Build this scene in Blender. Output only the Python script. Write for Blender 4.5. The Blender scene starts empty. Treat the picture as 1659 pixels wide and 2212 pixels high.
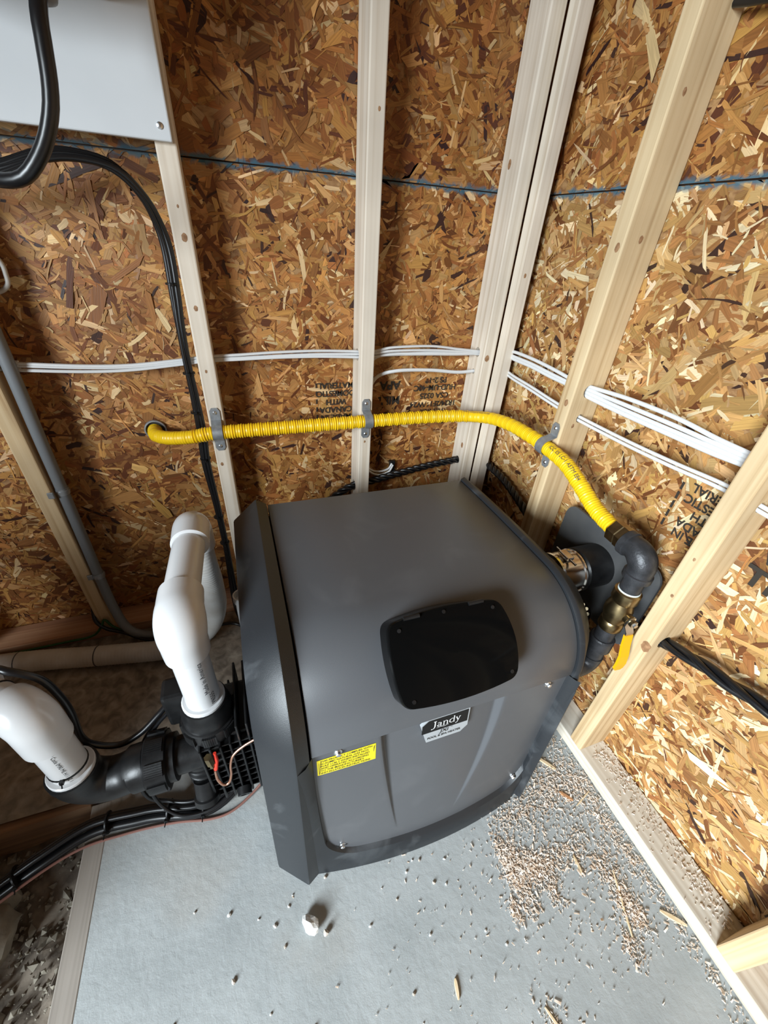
import bpy, bmesh, math, random
import numpy as np
from mathutils import Vector, Matrix

random.seed(7)
RNG = np.random.default_rng(11)
SC = bpy.context.scene
COL = SC.collection

# ------------------------------------------------------------------ camera
FPX, CW = 871.4, 1659.0
YAW, PIT, ROL = math.radians(21.394), math.radians(34.426), math.radians(4.192)
CAM = Vector((-0.8233, -1.1827, 1.1478))
fw = Vector((math.sin(YAW) * math.cos(PIT), math.cos(YAW) * math.cos(PIT), -math.sin(PIT)))
rt0 = fw.cross(Vector((0, 0, 1))).normalized()
up0 = rt0.cross(fw)
rt = rt0 * math.cos(ROL) + up0 * math.sin(ROL)
up = up0 * math.cos(ROL) - rt0 * math.sin(ROL)
cd = bpy.data.cameras.new('camera')
cam = bpy.data.objects.new('camera', cd)
COL.objects.link(cam)
cam.matrix_world = Matrix(((rt.x, up.x, -fw.x, CAM.x), (rt.y, up.y, -fw.y, CAM.y), (rt.z, up.z, -fw.z, CAM.z), (0, 0, 0, 1)))
cd.sensor_fit = 'HORIZONTAL'
cd.sensor_width = 36.0
cd.lens = 36.0 * FPX / CW
cd.clip_start = 0.02
SC.camera = cam

# ------------------------------------------------------------------ world + daylight
w = bpy.data.worlds.new('daylight')
SC.world = w
w.use_nodes = True
bg = w.node_tree.nodes['Background']
bg.inputs[0].default_value = (0.80, 0.92, 1.0, 1)
bg.inputs[1].default_value = 0.22


def area(name, loc, aim, sx, sy, power, col, spread=180):
    ld = bpy.data.lights.new(name, 'AREA')
    ld.shape = 'RECTANGLE'
    ld.size, ld.size_y = sx, sy
    ld.energy = power
    ld.color = col
    ld.spread = math.radians(spread)
    o = bpy.data.objects.new(name, ld)
    COL.objects.link(o)
    o.location = loc
    o.rotation_euler = (Vector(aim) - Vector(loc)).to_track_quat('-Z', 'Y').to_euler()
    return o


# daylight through the open doorway in the left wall
area('doorway_daylight', (-3.35, -2.70, 1.45), (-0.25, -1.25, -0.05), 1.0, 1.5, 105.0, (0.84, 0.94, 1.0), 84)

SC.view_settings.view_transform = 'Standard'
SC.view_settings.look = 'None'
SC.view_settings.gamma = 1.0
SC.view_settings.use_curve_mapping = False
SC.view_settings.exposure = -0.22

# ------------------------------------------------------------------ helpers
WL = {}          # world location of every object (no rotations used on parents)


def root(name, loc, label, cat, group=None):
    o = bpy.data.objects.new(name, None)
    COL.objects.link(o)
    o.empty_display_size = 0.05
    o.location = loc
    WL[o.name] = Vector(loc)
    tag(o, label, cat, group)
    return o


def tag(o, label=None, cat=None, group=None, kind=None):
    if label: o['label'] = label
    if cat: o['category'] = cat
    if group: o['group'] = group
    if kind: o['kind'] = kind
    return o


def mk(name, verts, faces, mat, parent=None, smooth=False, kind=None, center=True):
    """world-space verts -> one mesh object with its origin in its own middle"""
    v = np.asarray(verts, dtype=float).reshape(-1, 3)
    c = (v.min(0) + v.max(0)) / 2 if center else np.zeros(3)
    me = bpy.data.meshes.new(name)
    me.from_pydata([tuple(q) for q in (v - c)], [], [tuple(f) for f in faces])
    me.update()
    return link(name, me, c, mat, parent, smooth, kind)


def link(name, me, c, mat, parent=None, smooth=False, kind=None):
    if mat:
        me.materials.append(mat)
    if smooth:
        me.polygons.foreach_set('use_smooth', [True] * len(me.polygons))
        try:
            me.set_sharp_from_angle(angle=math.radians(38))
        except Exception:
            pass
    o = bpy.data.objects.new(name, me)
    COL.objects.link(o)
    o.location = c
    WL[o.name] = Vector(c)
    if parent:
        o.parent = parent
        o.matrix_parent_inverse = Matrix.Translation(-WL[parent.name])
    if kind: o['kind'] = kind
    return o


def frombm(name, bm, mat, parent=None, smooth=False, kind=None):
    bm.normal_update()
    vs = np.array([v.co[:] for v in bm.verts])
    c = (vs.min(0) + vs.max(0)) / 2
    bmesh.ops.translate(bm, verts=bm.verts, vec=Vector(-c))
    me = bpy.data.meshes.new(name)
    bm.to_mesh(me)
    bm.free()
    return link(name, me, c, mat, parent, smooth, kind)


def bbox(bm, x0, x1, y0, y1, z0, z1, bev=0.0, seg=2):
    r = bmesh.ops.create_cube(bm, size=1.0)
    vs = r['verts']
    for v in vs:
        v.co = Vector(((x0 + x1) / 2 + v.co.x * (x1 - x0), (y0 + y1) / 2 + v.co.y * (y1 - y0), (z0 + z1) / 2 + v.co.z * (z1 - z0)))
    if bev > 0:
        es = list({e for v in vs for e in v.link_edges})
        bmesh.ops.bevel(bm, geom=es, offset=bev, segments=seg, profile=0.5, affect='EDGES')


def box(name, x0, x1, y0, y1, z0, z1, mat, parent=None, bev=0.0, seg=2, kind=None, smooth=False):
    bm = bmesh.new()
    bbox(bm, x0, x1, y0, y1, z0, z1, bev, seg)
    return frombm(name, bm, mat, parent, smooth, kind)


def spline(pts, n):
    """Catmull-Rom through pts, n samples evenly along the length"""
    P = np.asarray(pts, float)
    if len(P) == 2:
        t = np.linspace(0, 1, n)[:, None]
        return P[0] * (1 - t) + P[1] * t
    Q = np.vstack([2 * P[0] - P[1], P, 2 * P[-1] - P[-2]])
    out = []
    for i in range(1, len(Q) - 2):
        t = np.linspace(0, 1, 24, endpoint=False)[:, None]
        a, b, c, d = Q[i - 1], Q[i], Q[i + 1], Q[i + 2]
        out.append(0.5 * ((2 * b) + (-a + c) * t + (2 * a - 5 * b + 4 * c - d) * t ** 2 + (-a + 3 * b - 3 * c + d) * t ** 3))
    out.append(P[-1:])
    C = np.vstack(out)
    s = np.r_[0, np.cumsum(np.linalg.norm(np.diff(C, axis=0), axis=1))]
    u = np.linspace(0, s[-1], n)
    return np.stack([np.interp(u, s, C[:, k]) for k in range(3)], 1)


def frames(C):
    T = np.gradient(C, axis=0)
    T /= np.linalg.norm(T, axis=1)[:, None]
    ref = np.array([0, 0, 1.0]) if abs(T[0][2]) < 0.9 else np.array([0, 1.0, 0])
    N = np.zeros_like(T)
    n = ref - T[0] * (ref @ T[0])
    N[0] = n / np.linalg.norm(n)
    for i in range(1, len(T)):
        n = N[i - 1] - T[i] * (N[i - 1] @ T[i])
        N[i] = n / np.linalg.norm(n)
    return T, N, np.cross(T, N)


def tube_data(C, r, sides=12, cap=True, ell=(1, 1)):
    C = np.asarray(C, float)
    R = np.full(len(C), r) if np.isscalar(r) else np.asarray(r, float)
    T, N, B = frames(C)
    a = np.linspace(0, 2 * np.pi, sides, endpoint=False)
    V = (C[:, None] + R[:, None, None] * (ell[0] * np.cos(a)[None, :, None] * N[:, None] + ell[1] * np.sin(a)[None, :, None] * B[:, None])).reshape(-1, 3)
    F = []
    for i in range(len(C) - 1):
        for k in range(sides):
            k2 = (k + 1) % sides
            F.append((i * sides + k, i * sides + k2, (i + 1) * sides + k2, (i + 1) * sides + k))
    if cap:
        F.append(tuple(range(sides - 1, -1, -1)))
        F.append(tuple(range((len(C) - 1) * sides, len(C) * sides)))
    return V, F


def tube(name, pts, r, mat, parent=None, n=None, sides=12, ell=(1, 1)):
    C = np.asarray(pts, float)
    if n: C = spline(pts, n)
    V, F = tube_data(C, r, sides, True, ell)
    return mk(name, V, F, mat, parent, smooth=True)


def turn_data(o, d, prof, sides=32, hexa=False):
    """surface of revolution: prof = [(t, r), ...] along d from o"""
    o, d = Vector(o), Vector(d).normalized()
    n = d.orthogonal().normalized()
    b = d.cross(n)
    V, F = [], []
    for t, r in prof:
        for k in range(sides):
            a = 2 * math.pi * (k + (0.5 if hexa else 0)) / sides
            V.append(o + d * t + (n * math.cos(a) + b * math.sin(a)) * r)
    m = len(prof)
    for i in range(m - 1):
        for k in range(sides):
            k2 = (k + 1) % sides
            F.append((i * sides + k, i * sides + k2, (i + 1) * sides + k2, (i + 1) * sides + k))
    F.append(tuple(range(sides - 1, -1, -1)))
    F.append(tuple(range((m - 1) * sides, m * sides)))
    return [tuple(v) for v in V], F


def turn(name, o, d, prof, mat, parent=None, sides=32, smooth=True):
    V, F = turn_data(o, d, prof, sides)
    return mk(name, V, F, mat, parent, smooth)


def join(parts):
    V, F = [], []
    for v, f in parts:
        k = len(V)
        V += [tuple(q) for q in v]
        F += [tuple(i + k for i in g) for g in f]
    return V, F


def hexprof(h, r):
    return [(0, r), (h * 0.85, r), (h, r * 0.86)]


def bolt(name, o, d, r, h, mat, parent, washer=True):
    a = turn_data(o, d, hexprof(h, r), 6)
    ps = [a]
    if washer:
        ps.append(turn_data(o, d, [(0, r * 1.5), (h * 0.2, r * 1.5), (h * 0.25, r * 1.35)], 16))
    V, F = join(ps)
    return mk(name, V, F, mat, parent)


def text_mesh(body, size, align='CENTER', bold=0.0):
    cu = bpy.data.curves.new('lettering', 'FONT')
    cu.body = body
    cu.size = size
    cu.align_x = align
    cu.align_y = 'CENTER'
    cu.offset = bold
    cu.space_line = 0.9
    t = bpy.data.objects.new('lettering', cu)
    me = t.to_mesh().copy() if False else None
    COL.objects.link(t)
    dg = bpy.context.evaluated_depsgraph_get()
    me = bpy.data.meshes.new_from_object(t.evaluated_get(dg))
    bpy.data.objects.remove(t)
    bpy.data.curves.remove(cu)
    v = np.zeros(len(me.vertices) * 3)
    me.vertices.foreach_get('co', v)
    F = [tuple(p.vertices) for p in me.polygons]
    bpy.data.meshes.remove(me)
    return v.reshape(-1, 3), F


def text_flat(name, body, size, o, ux, uy, mat, parent, align='CENTER', bold=0.0, sx=1.0):
    v, F = text_mesh(body, size, align, bold)
    o, ux, uy = map(np.array, (o, ux, uy))
    P = o + v[:, :1] * sx * ux + v[:, 1:2] * uy
    return mk(name, P, F, mat, parent)


def text_round(name, body, size, o, axis, face, r, mat, parent, flip=1, bold=0.0):
    """text wrapped on a cylinder: runs along axis, middle line on side 'face'"""
    v, F = text_mesh(body, size, 'CENTER', bold)
    o, d = np.array(o, float), np.array(axis, float)
    d /= np.linalg.norm(d)
    f = np.array(face, float)
    f -= d * (f @ d)
    f /= np.linalg.norm(f)
    s = np.cross(f, d)       # up of letters = f x d
    ang = v[:, 1] / r
    P = o + v[:, :1] * d + r * (np.cos(ang)[:, None] * f + np.sin(ang)[:, None] * s)
    return mk(name, P, F, mat, parent)


def text_path(name, body, size, C, side, r, mat, parent, bold=0.0):
    """text bent along a tube path C on its side 'side'"""
    v, F = text_mesh(body, size, 'LEFT', bold)
    C = np.asarray(C)
    s = np.r_[0, np.cumsum(np.linalg.norm(np.diff(C, axis=0), axis=1))]
    T = np.gradient(C, axis=0)
    T /= np.linalg.norm(T, axis=1)[:, None]
    P = np.zeros_like(v)
    for i, (x, y, z) in enumerate(v):
        x = min(max(x, 0), s[-1])
        c = np.array([np.interp(x, s, C[:, k]) for k in range(3)])
        t = np.array([np.interp(x, s, T[:, k]) for k in range(3)])
        f = np.array(side, float)
        f -= t * (f @ t)
        f /= np.linalg.norm(f)
        b = np.cross(f, t)
        a = y / r
        P[i] = c + r * (math.cos(a) * f + math.sin(a) * b)
    return mk(name, P, F, mat, parent)


# ------------------------------------------------------------------ materials
def nodes(name):
    m = bpy.data.materials.new(name)
    m.use_nodes = True
    t = m.node_tree
    return m, t, t.nodes['Principled BSDF'], t.nodes, t.links


def mat(name, c, rough=0.5, metal=0.0, c2=None, scale=30.0, bump=0.0, bscale=200.0, coat=0.0, spec=0.5, detail=4.0, lo=0.35, hi=0.65, stretch=(1, 1, 1)):
    m, t, p, N, L = nodes(name)
    p.inputs['Base Color'].default_value = (*c, 1)
    p.inputs['Roughness'].default_value = rough
    p.inputs['Metallic'].default_value = metal
    p.inputs['Specular IOR Level'].default_value = spec
    if coat: p.inputs['Coat Weight'].default_value = coat
    g = N.new('ShaderNodeNewGeometry')
    mp = N.new('ShaderNodeMapping')
    mp.inputs['Scale'].default_value = stretch
    L.new(g.outputs['Position'], mp.inputs['Vector'])
    if c2:
        nz = N.new('ShaderNodeTexNoise')
        nz.inputs['Scale'].default_value = scale
        nz.inputs['Detail'].default_value = detail
        L.new(mp.outputs[0], nz.inputs['Vector'])
        cr = N.new('ShaderNodeValToRGB')
        cr.color_ramp.elements[0].position = lo
        cr.color_ramp.elements[0].color = (*c, 1)
        cr.color_ramp.elements[1].position = hi
        cr.color_ramp.elements[1].color = (*c2, 1)
        L.new(nz.outputs['Fac'], cr.inputs[0])
        L.new(cr.outputs[0], p.inputs['Base Color'])
    if bump:
        nb = N.new('ShaderNodeTexNoise')
        nb.inputs['Scale'].default_value = bscale
        nb.inputs['Detail'].default_value = 3
        L.new(mp.outputs[0], nb.inputs['Vector'])
        bp = N.new('ShaderNodeBump')
        bp.inputs['Strength'].default_value = bump
        bp.inputs['Distance'].default_value = 0.002
        L.new(nb.outputs['Fac'], bp.inputs['Height'])
        L.new(bp.outputs[0], p.inputs['Normal'])
    return m


def wood(name, c1, c2, c3, axis='z', rough=0.75):
    """sawn lumber: long streaks along one axis"""
    m, t, p, N, L = nodes(name)
    g = N.new('ShaderNodeNewGeometry')
    oi = N.new('ShaderNodeObjectInfo')
    ad = N.new('ShaderNodeVectorMath'); ad.operation = 'ADD'
    sc = N.new('ShaderNodeVectorMath'); sc.operation = 'SCALE'
    cb = N.new('ShaderNodeCombineXYZ')
    for i in range(3): L.new(oi.outputs['Random'], cb.inputs[i])
    L.new(cb.outputs[0], sc.inputs[0]); sc.inputs['Scale'].default_value = 7.0
    L.new(g.outputs['Position'], ad.inputs[0]); L.new(sc.outputs[0], ad.inputs[1])
    mp = N.new('ShaderNodeMapping')
    s = {'x': (1.1, 75, 75), 'y': (75, 1.1, 75), 'z': (75, 75, 1.1)}[axis]
    mp.inputs['Scale'].default_value = s
    L.new(ad.outputs[0], mp.inputs['Vector'])
    nz = N.new('ShaderNodeTexNoise')
    nz.inputs['Scale'].default_value = 1.0
    nz.inputs['Detail'].default_value = 3.0
    nz.inputs['Distortion'].default_value = 0.5
    L.new(mp.outputs[0], nz.inputs['Vector'])
    cr = N.new('ShaderNodeValToRGB')
    e = cr.color_ramp.elements
    e[0].position, e[0].color = 0.30, (*c3, 1)
    e[1].position, e[1].color = 0.68, (*c1, 1)
    k = cr.color_ramp.elements.new(0.48); k.color = (*c2, 1)
    L.new(nz.outputs['Fac'], cr.inputs[0])
    n2 = N.new('ShaderNodeTexNoise'); n2.inputs['Scale'].default_value = 6.0
    L.new(ad.outputs[0], n2.inputs['Vector'])
    mr = N.new('ShaderNodeMapRange')
    mr.inputs['From Min'].default_value = 0.3; mr.inputs['From Max'].default_value = 0.7
    mr.inputs['To Min'].default_value = 0.85; mr.inputs['To Max'].default_value = 1.06
    L.new(n2.outputs['Fac'], mr.inputs[0])
    mu = N.new('ShaderNodeVectorMath'); mu.operation = 'SCALE'
    L.new(cr.outputs[0], mu.inputs[0]); L.new(mr.outputs[0], mu.inputs['Scale'])
    L.new(mu.outputs[0], p.inputs['Base Color'])
    p.inputs['Roughness'].default_value = rough
    bp = N.new('ShaderNodeBump'); bp.inputs['Strength'].default_value = 0.25; bp.inputs['Distance'].default_value = 0.001
    L.new(nz.outputs['Fac'], bp.inputs['Height']); L.new(bp.outputs[0], p.inputs['Normal'])
    return m


ZS = 1.256     # height of the seam between lower and upper sheathing panels


def osb_mat():
    m, t, p, N, L = nodes('osb_strand_wood')
    at = N.new('ShaderNodeAttribute'); at.attribute_name = 'strand_colour'
    uv = N.new('ShaderNodeAttribute'); uv.attribute_name = 'grain'
    mp = N.new('ShaderNodeMapping'); mp.inputs['Scale'].default_value = (14, 420, 1)
    L.new(uv.outputs['Vector'], mp.inputs['Vector'])
    nz = N.new('ShaderNodeTexNoise'); nz.inputs['Scale'].default_value = 1.0; nz.inputs['Detail'].default_value = 4.0
    L.new(mp.outputs[0], nz.inputs['Vector'])
    mr = N.new('ShaderNodeMapRange')
    mr.inputs['From Min'].default_value = 0.28; mr.inputs['From Max'].default_value = 0.72
    mr.inputs['To Min'].default_value = 0.72; mr.inputs['To Max'].default_value = 1.18
    L.new(nz.outputs['Fac'], mr.inputs[0])
    mu = N.new('ShaderNodeVectorMath'); mu.operation = 'SCALE'
    L.new(at.outputs['Color'], mu.inputs[0]); L.new(mr.outputs[0], mu.inputs['Scale'])
    # blue edge sealer sprayed along the panel seam
    g = N.new('ShaderNodeNewGeometry')
    sp = N.new('ShaderNodeSeparateXYZ'); L.new(g.outputs['Position'], sp.inputs[0])
    n2 = N.new('ShaderNodeTexNoise'); n2.inputs['Scale'].default_value = 45.0; n2.inputs['Detail'].default_value = 5.0
    L.new(g.outputs['Position'], n2.inputs['Vector'])
    sb = N.new('ShaderNodeMath'); sb.operation = 'SUBTRACT'; L.new(sp.outputs['Z'], sb.inputs[0]); sb.inputs[1].default_value = ZS
    ab = N.new('ShaderNodeMath'); ab.operation = 'ABSOLUTE'; L.new(sb.outputs[0], ab.inputs[0])
    m2 = N.new('ShaderNodeMapRange')
    m2.inputs['From Min'].default_value = 0.3; m2.inputs['From Max'].default_value = 0.75
    m2.inputs['To Min'].default_value = 0.001; m2.inputs['To Max'].default_value = 0.019
    L.new(n2.outputs['Fac'], m2.inputs[0])
    dv = N.new('ShaderNodeMath'); dv.operation = 'DIVIDE'; L.new(ab.outputs[0], dv.inputs[0]); L.new(m2.outputs[0], dv.inputs[1])
    m3 = N.new('ShaderNodeMapRange')
    m3.inputs['From Min'].default_value = 0.4; m3.inputs['From Max'].default_value = 1.2
    m3.inputs['To Min'].default_value = 0.85; m3.inputs['To Max'].default_value = 0.0
    L.new(dv.outputs[0], m3.inputs[0])
    mx = N.new('ShaderNodeMix'); mx.data_type = 'RGBA'
    L.new(m3.outputs[0], mx.inputs[0]); L.new(mu.outputs[0], mx.inputs[6]); mx.inputs[7].default_value = (0.035, 0.13, 0.19, 1)
    L.new(mx.outputs[2], p.inputs['Base Color'])
    p.inputs['Roughness'].default_value = 0.5
    p.inputs['Specular IOR Level'].default_value = 0.45
    bp = N.new('ShaderNodeBump'); bp.inputs['Strength'].default_value = 0.35; bp.inputs['Distance'].default_value = 0.001
    L.new(nz.outputs['Fac'], bp.inputs['Height']); L.new(bp.outputs[0], p.inputs['Normal'])
    return m


def concrete_mat():
    m, t, p, N, L = nodes('slab_concrete')
    g = N.new('ShaderNodeNewGeometry')

    def nz(s, d=5.0, dist=0.0):
        n = N.new('ShaderNodeTexNoise'); n.inputs['Scale'].default_value = s; n.inputs['Detail'].default_value = d
        n.inputs['Distortion'].default_value = dist
        L.new(g.outputs['Position'], n.inputs['Vector'])
        return n

    def ramp(n, a, ca, b, cb):
        c = N.new('ShaderNodeValToRGB')
        c.color_ramp.elements[0].position = a; c.color_ramp.elements[0].color = (*ca, 1)
        c.color_ramp.elements[1].position = b; c.color_ramp.elements[1].color = (*cb, 1)
        L.new(n, c.inputs[0])
        return c
    base = ramp(nz(9, 6).outputs['Fac'], 0.3, (0.288, 0.308, 0.310), 0.7, (0.37, 0.390, 0.391))
    # brown stain patches and the dusty brown back strip
    sp = N.new('ShaderNodeSeparateXYZ'); L.new(g.outputs['Position'], sp.inputs[0])
    ma = N.new('ShaderNodeMath'); ma.operation = 'MULTIPLY_ADD'
    n3 = nz(6, 5)
    L.new(n3.outputs['Fac'], ma.inputs[0]); ma.inputs[1].default_value = 0.35; L.new(sp.outputs['Y'], ma.inputs[2])
    dirt = N.new('ShaderNodeMapRange')
    dirt.inputs['From Min'].default_value = -0.56; dirt.inputs['From Max'].default_value = -0.34
    L.new(ma.outputs[0], dirt.inputs[0])
    dcol = ramp(nz(34, 6, 0.6).outputs['Fac'], 0.35, (0.15, 0.118, 0.09), 0.68, (0.36, 0.30, 0.235))
    mx = N.new('ShaderNodeMix'); mx.data_type = 'RGBA'
    L.new(dirt.outputs[0], mx.inputs[0]); L.new(base.outputs[0], mx.inputs[6]); L.new(dcol.outputs[0], mx.inputs[7])
    st = ramp(nz(3.2, 7, 0.4).outputs['Fac'], 0.60, (0, 0, 0), 0.74, (0.55, 0.55, 0.55))
    mx2 = N.new('ShaderNodeMix'); mx2.data_type = 'RGBA'
    L.new(st.outputs[0], mx2.inputs[0]); L.new(mx.outputs[2], mx2.inputs[6]); mx2.inputs[7].default_value = (0.33, 0.30, 0.26, 1)
    L.new(mx2.outputs[2], p.inputs['Base Color'])
    p.inputs['Roughness'].default_value = 0.8
    b1 = nz(70, 5, 0.3); b2 = nz(420, 3)
    ad = N.new('ShaderNodeMath'); ad.operation = 'MULTIPLY_ADD'
    L.new(b2.outputs['Fac'], ad.inputs[0]); ad.inputs[1].default_value = 0.25; L.new(b1.outputs['Fac'], ad.inputs[2])
    bp = N.new('ShaderNodeBump'); bp.inputs['Strength'].default_value = 0.33; bp.inputs['Distance'].default_value = 0.003
    L.new(ad.outputs[0], bp.inputs['Height']); L.new(bp.outputs[0], p.inputs['Normal'])
    return m


def scuff_mat(name, c, rough, cs, amt, spec=0.5, bump=0.08):
    """powder coated sheet metal with dusty scuffs"""
    m, t, p, N, L = nodes(name)
    g = N.new('ShaderNodeNewGeometry')
    n1 = N.new('ShaderNodeTexNoise'); n1.inputs['Scale'].default_value = 7.0; n1.inputs['Detail'].default_value = 6.0
    n1.inputs['Distortion'].default_value = 1.2
    L.new(g.outputs['Position'], n1.inputs['Vector'])
    cr = N.new('ShaderNodeValToRGB')
    cr.color_ramp.elements[0].position = 0.58; cr.color_ramp.elements[0].color = (*c, 1)
    cr.color_ramp.elements[1].position = 0.82; cr.color_ramp.elements[1].color = tuple(a * (1 - amt) + b * amt for a, b in zip(c, cs)) + (1,)
    L.new(n1.outputs['Fac'], cr.inputs[0]); L.new(cr.outputs[0], p.inputs['Base Color'])
    p.inputs['Roughness'].default_value = rough
    p.inputs['Specular IOR Level'].default_value = spec
    nb = N.new('ShaderNodeTexNoise'); nb.inputs['Scale'].default_value = 900.0; nb.inputs['Detail'].default_value = 2
    L.new(g.outputs['Position'], nb.inputs['Vector'])
    bp = N.new('ShaderNodeBump'); bp.inputs['Strength'].default_value = bump; bp.inputs['Distance'].default_value = 0.001
    L.new(nb.outputs['Fac'], bp.inputs['Height']); L.new(bp.outputs[0], p.inputs['Normal'])
    return m


M_osb = osb_mat()
M_osbback = mat('osb_core', (0.22, 0.10, 0.035), 0.7, c2=(0.38, 0.21, 0.085), scale=38, lo=0.4, hi=0.6, bump=0.3, stretch=(1, 1, 2.2))
M_pine = wood('pale_pine', (0.72, 0.635, 0.53), (0.665, 0.575, 0.47), (0.55, 0.45, 0.34))
M_pinew = wood('warm_pine', (0.66, 0.50, 0.30), (0.59, 0.425, 0.24), (0.42, 0.27, 0.13))
M_platey = wood('plate_pine', (0.64, 0.585, 0.50), (0.58, 0.52, 0.43), (0.46, 0.385, 0.30), 'y')
M_platex = wood('treated_plate', (0.58, 0.34, 0.20), (0.50, 0.27, 0.15), (0.36, 0.18, 0.10), 'x')
M_formy = wood('weathered_board', (0.33, 0.295, 0.26), (0.29, 0.255, 0.22), (0.19, 0.165, 0.14), 'y')
M_formx = wood('weathered_plank', (0.30, 0.17, 0.09), (0.23, 0.125, 0.065), (0.14, 0.075, 0.04), 'x')
M_knot = mat('knot', (0.22, 0.11, 0.05), 0.7, c2=(0.36, 0.20, 0.10), scale=120)
M_conc = concrete_mat()
M_dirt = mat('dirt', (0.075, 0.058, 0.044), 0.95, c2=(0.22, 0.18, 0.14), scale=28, bump=1.0, bscale=60, detail=8)
M_stone = mat('limestone', (0.50, 0.49, 0.47), 0.85, c2=(0.72, 0.71, 0.68), scale=60, bump=0.6, bscale=150)
M_pebble = mat('pebble', (0.36, 0.31, 0.26), 0.85, c2=(0.55, 0.50, 0.44), scale=90, bump=0.4)
M_cobble = mat('tan_cobble', (0.20, 0.175, 0.14), 0.9, c2=(0.27, 0.24, 0.19), scale=30, bump=0.3)
M_saw = mat('sawdust', (0.52, 0.38, 0.27), 0.85, c2=(0.76, 0.68, 0.60), scale=160, lo=0.4, hi=0.6)
M_splint = mat('splinter', (0.62, 0.46, 0.27), 0.8, c2=(0.72, 0.57, 0.37), scale=90)
M_splintr = mat('red_splinter', (0.42, 0.20, 0.09), 0.8, c2=(0.5, 0.27, 0.13), scale=90)
M_grey = scuff_mat('charcoal_powder_coat', (0.079, 0.081, 0.087), 0.36, (0.16, 0.16, 0.165), 0.30, 0.5)
M_dark = scuff_mat('black_frame_coat', (0.014, 0.016, 0.019), 0.46, (0.16, 0.17, 0.18), 0.45, 0.55, 0.25)
M_gloss = mat('gloss_black', (0.003, 0.003, 0.003), 0.10, spec=0.05)
M_blackp = mat('black_plastic', (0.006, 0.006, 0.0065), 0.36, c2=(0.012, 0.012, 0.0125), scale=40, bump=0.06, spec=0.32)
M_blackc = mat('black_cable_jacket', (0.006, 0.006, 0.007), 0.33)
M_iron = mat('black_iron', (0.030, 0.031, 0.034), 0.42, 0.4, c2=(0.05, 0.05, 0.055), scale=60, bump=0.25, bscale=300)
M_pvc = mat('white_pvc', (0.56, 0.56, 0.565), 0.24, coat=0.1)
M_pvch = mat('white_flex_pvc', (0.62, 0.61, 0.59), 0.42, c2=(0.50, 0.47, 0.43), scale=14)
M_nm = mat('white_cable_jacket', (0.68, 0.68, 0.68), 0.4)
M_cond = mat('grey_pvc_conduit', (0.17, 0.18, 0.19), 0.45)
M_galv = mat('galvanised_steel', (0.42, 0.44, 0.46), 0.42, 0.65, c2=(0.30, 0.32, 0.34), scale=70)
M_steel = mat('stainless_flue', (0.62, 0.58, 0.53), 0.16, 1.0)
M_zinc = mat('zinc_screw', (0.72, 0.73, 0.74), 0.3, 1.0)
M_brass = mat('brass', (0.36, 0.27, 0.14), 0.32, 1.0, c2=(0.24, 0.175, 0.09), scale=60)
M_copper = mat('copper_wire', (0.72, 0.40, 0.28), 0.32, 1.0)
M_yel = mat('yellow_csst_jacket', (0.83, 0.52, 0.008), 0.38)
M_lever = mat('yellow_lever_grip', (0.78, 0.38, 0.006), 0.35)
M_ink = mat('black_ink', (0.02, 0.018, 0.016), 0.7)
M_inkd = mat('grey_pipe_ink', (0.07, 0.07, 0.075), 0.6)
M_stamp = mat('panel_stamp_ink', (0.025, 0.018, 0.012), 0.8)
M_board = mat('white_backboard', (0.60, 0.62, 0.64), 0.55, c2=(0.66, 0.68, 0.70), scale=4)
M_ylab = mat('yellow_label', (0.80, 0.66, 0.01), 0.4)
M_badge = mat('badge_silver', (0.44, 0.46, 0.48), 0.35, 0.3)
M_badgeb = mat('badge_black', (0.006, 0.006, 0.006), 0.55, spec=0.25)
M_silver = mat('silver_lettering', (0.62, 0.62, 0.62), 0.4)
M_green = mat('green_wire', (0.02, 0.10, 0.02), 0.45)
M_red = mat('red_boot', (0.70, 0.04, 0.02), 0.4)
M_brown = mat('brown_wire', (0.20, 0.09, 0.07), 0.45)
M_teflon = mat('thread_sealant', (0.62, 0.70, 0.72), 0.6)
M_rubber = mat('dark_flue_plate', (0.055, 0.056, 0.058), 0.5, c2=(0.075, 0.074, 0.072), scale=12)
M_roof = mat('roof_deck', (0.34, 0.22, 0.12), 0.8, c2=(0.44, 0.30, 0.17), scale=20)

# ------------------------------------------------------------------ OSB strands
PAL = np.array([(0.36, 0.19, 0.070), (0.43, 0.245, 0.095), (0.52, 0.34, 0.165), (0.72, 0.60, 0.42), (0.28, 0.130, 0.045),
                (0.19, 0.075, 0.024), (0.13, 0.047, 0.015), (0.045, 0.020, 0.009), (0.33, 0.155, 0.055), (0.46, 0.28, 0.10)])
PAL = PAL * np.array([0.98, 0.90, 0.78])
PW = np.array([0.17, 0.17, 0.14, 0.055, 0.14, 0.10, 0.06, 0.025, 0.11, 0.075])

PW2 = np.array([0.13, 0.17, 0.21, 0.13, 0.09, 0.07, 0.045, 0.02, 0.08, 0.11])     # weights for the lower right panel, more pale flakes


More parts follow.
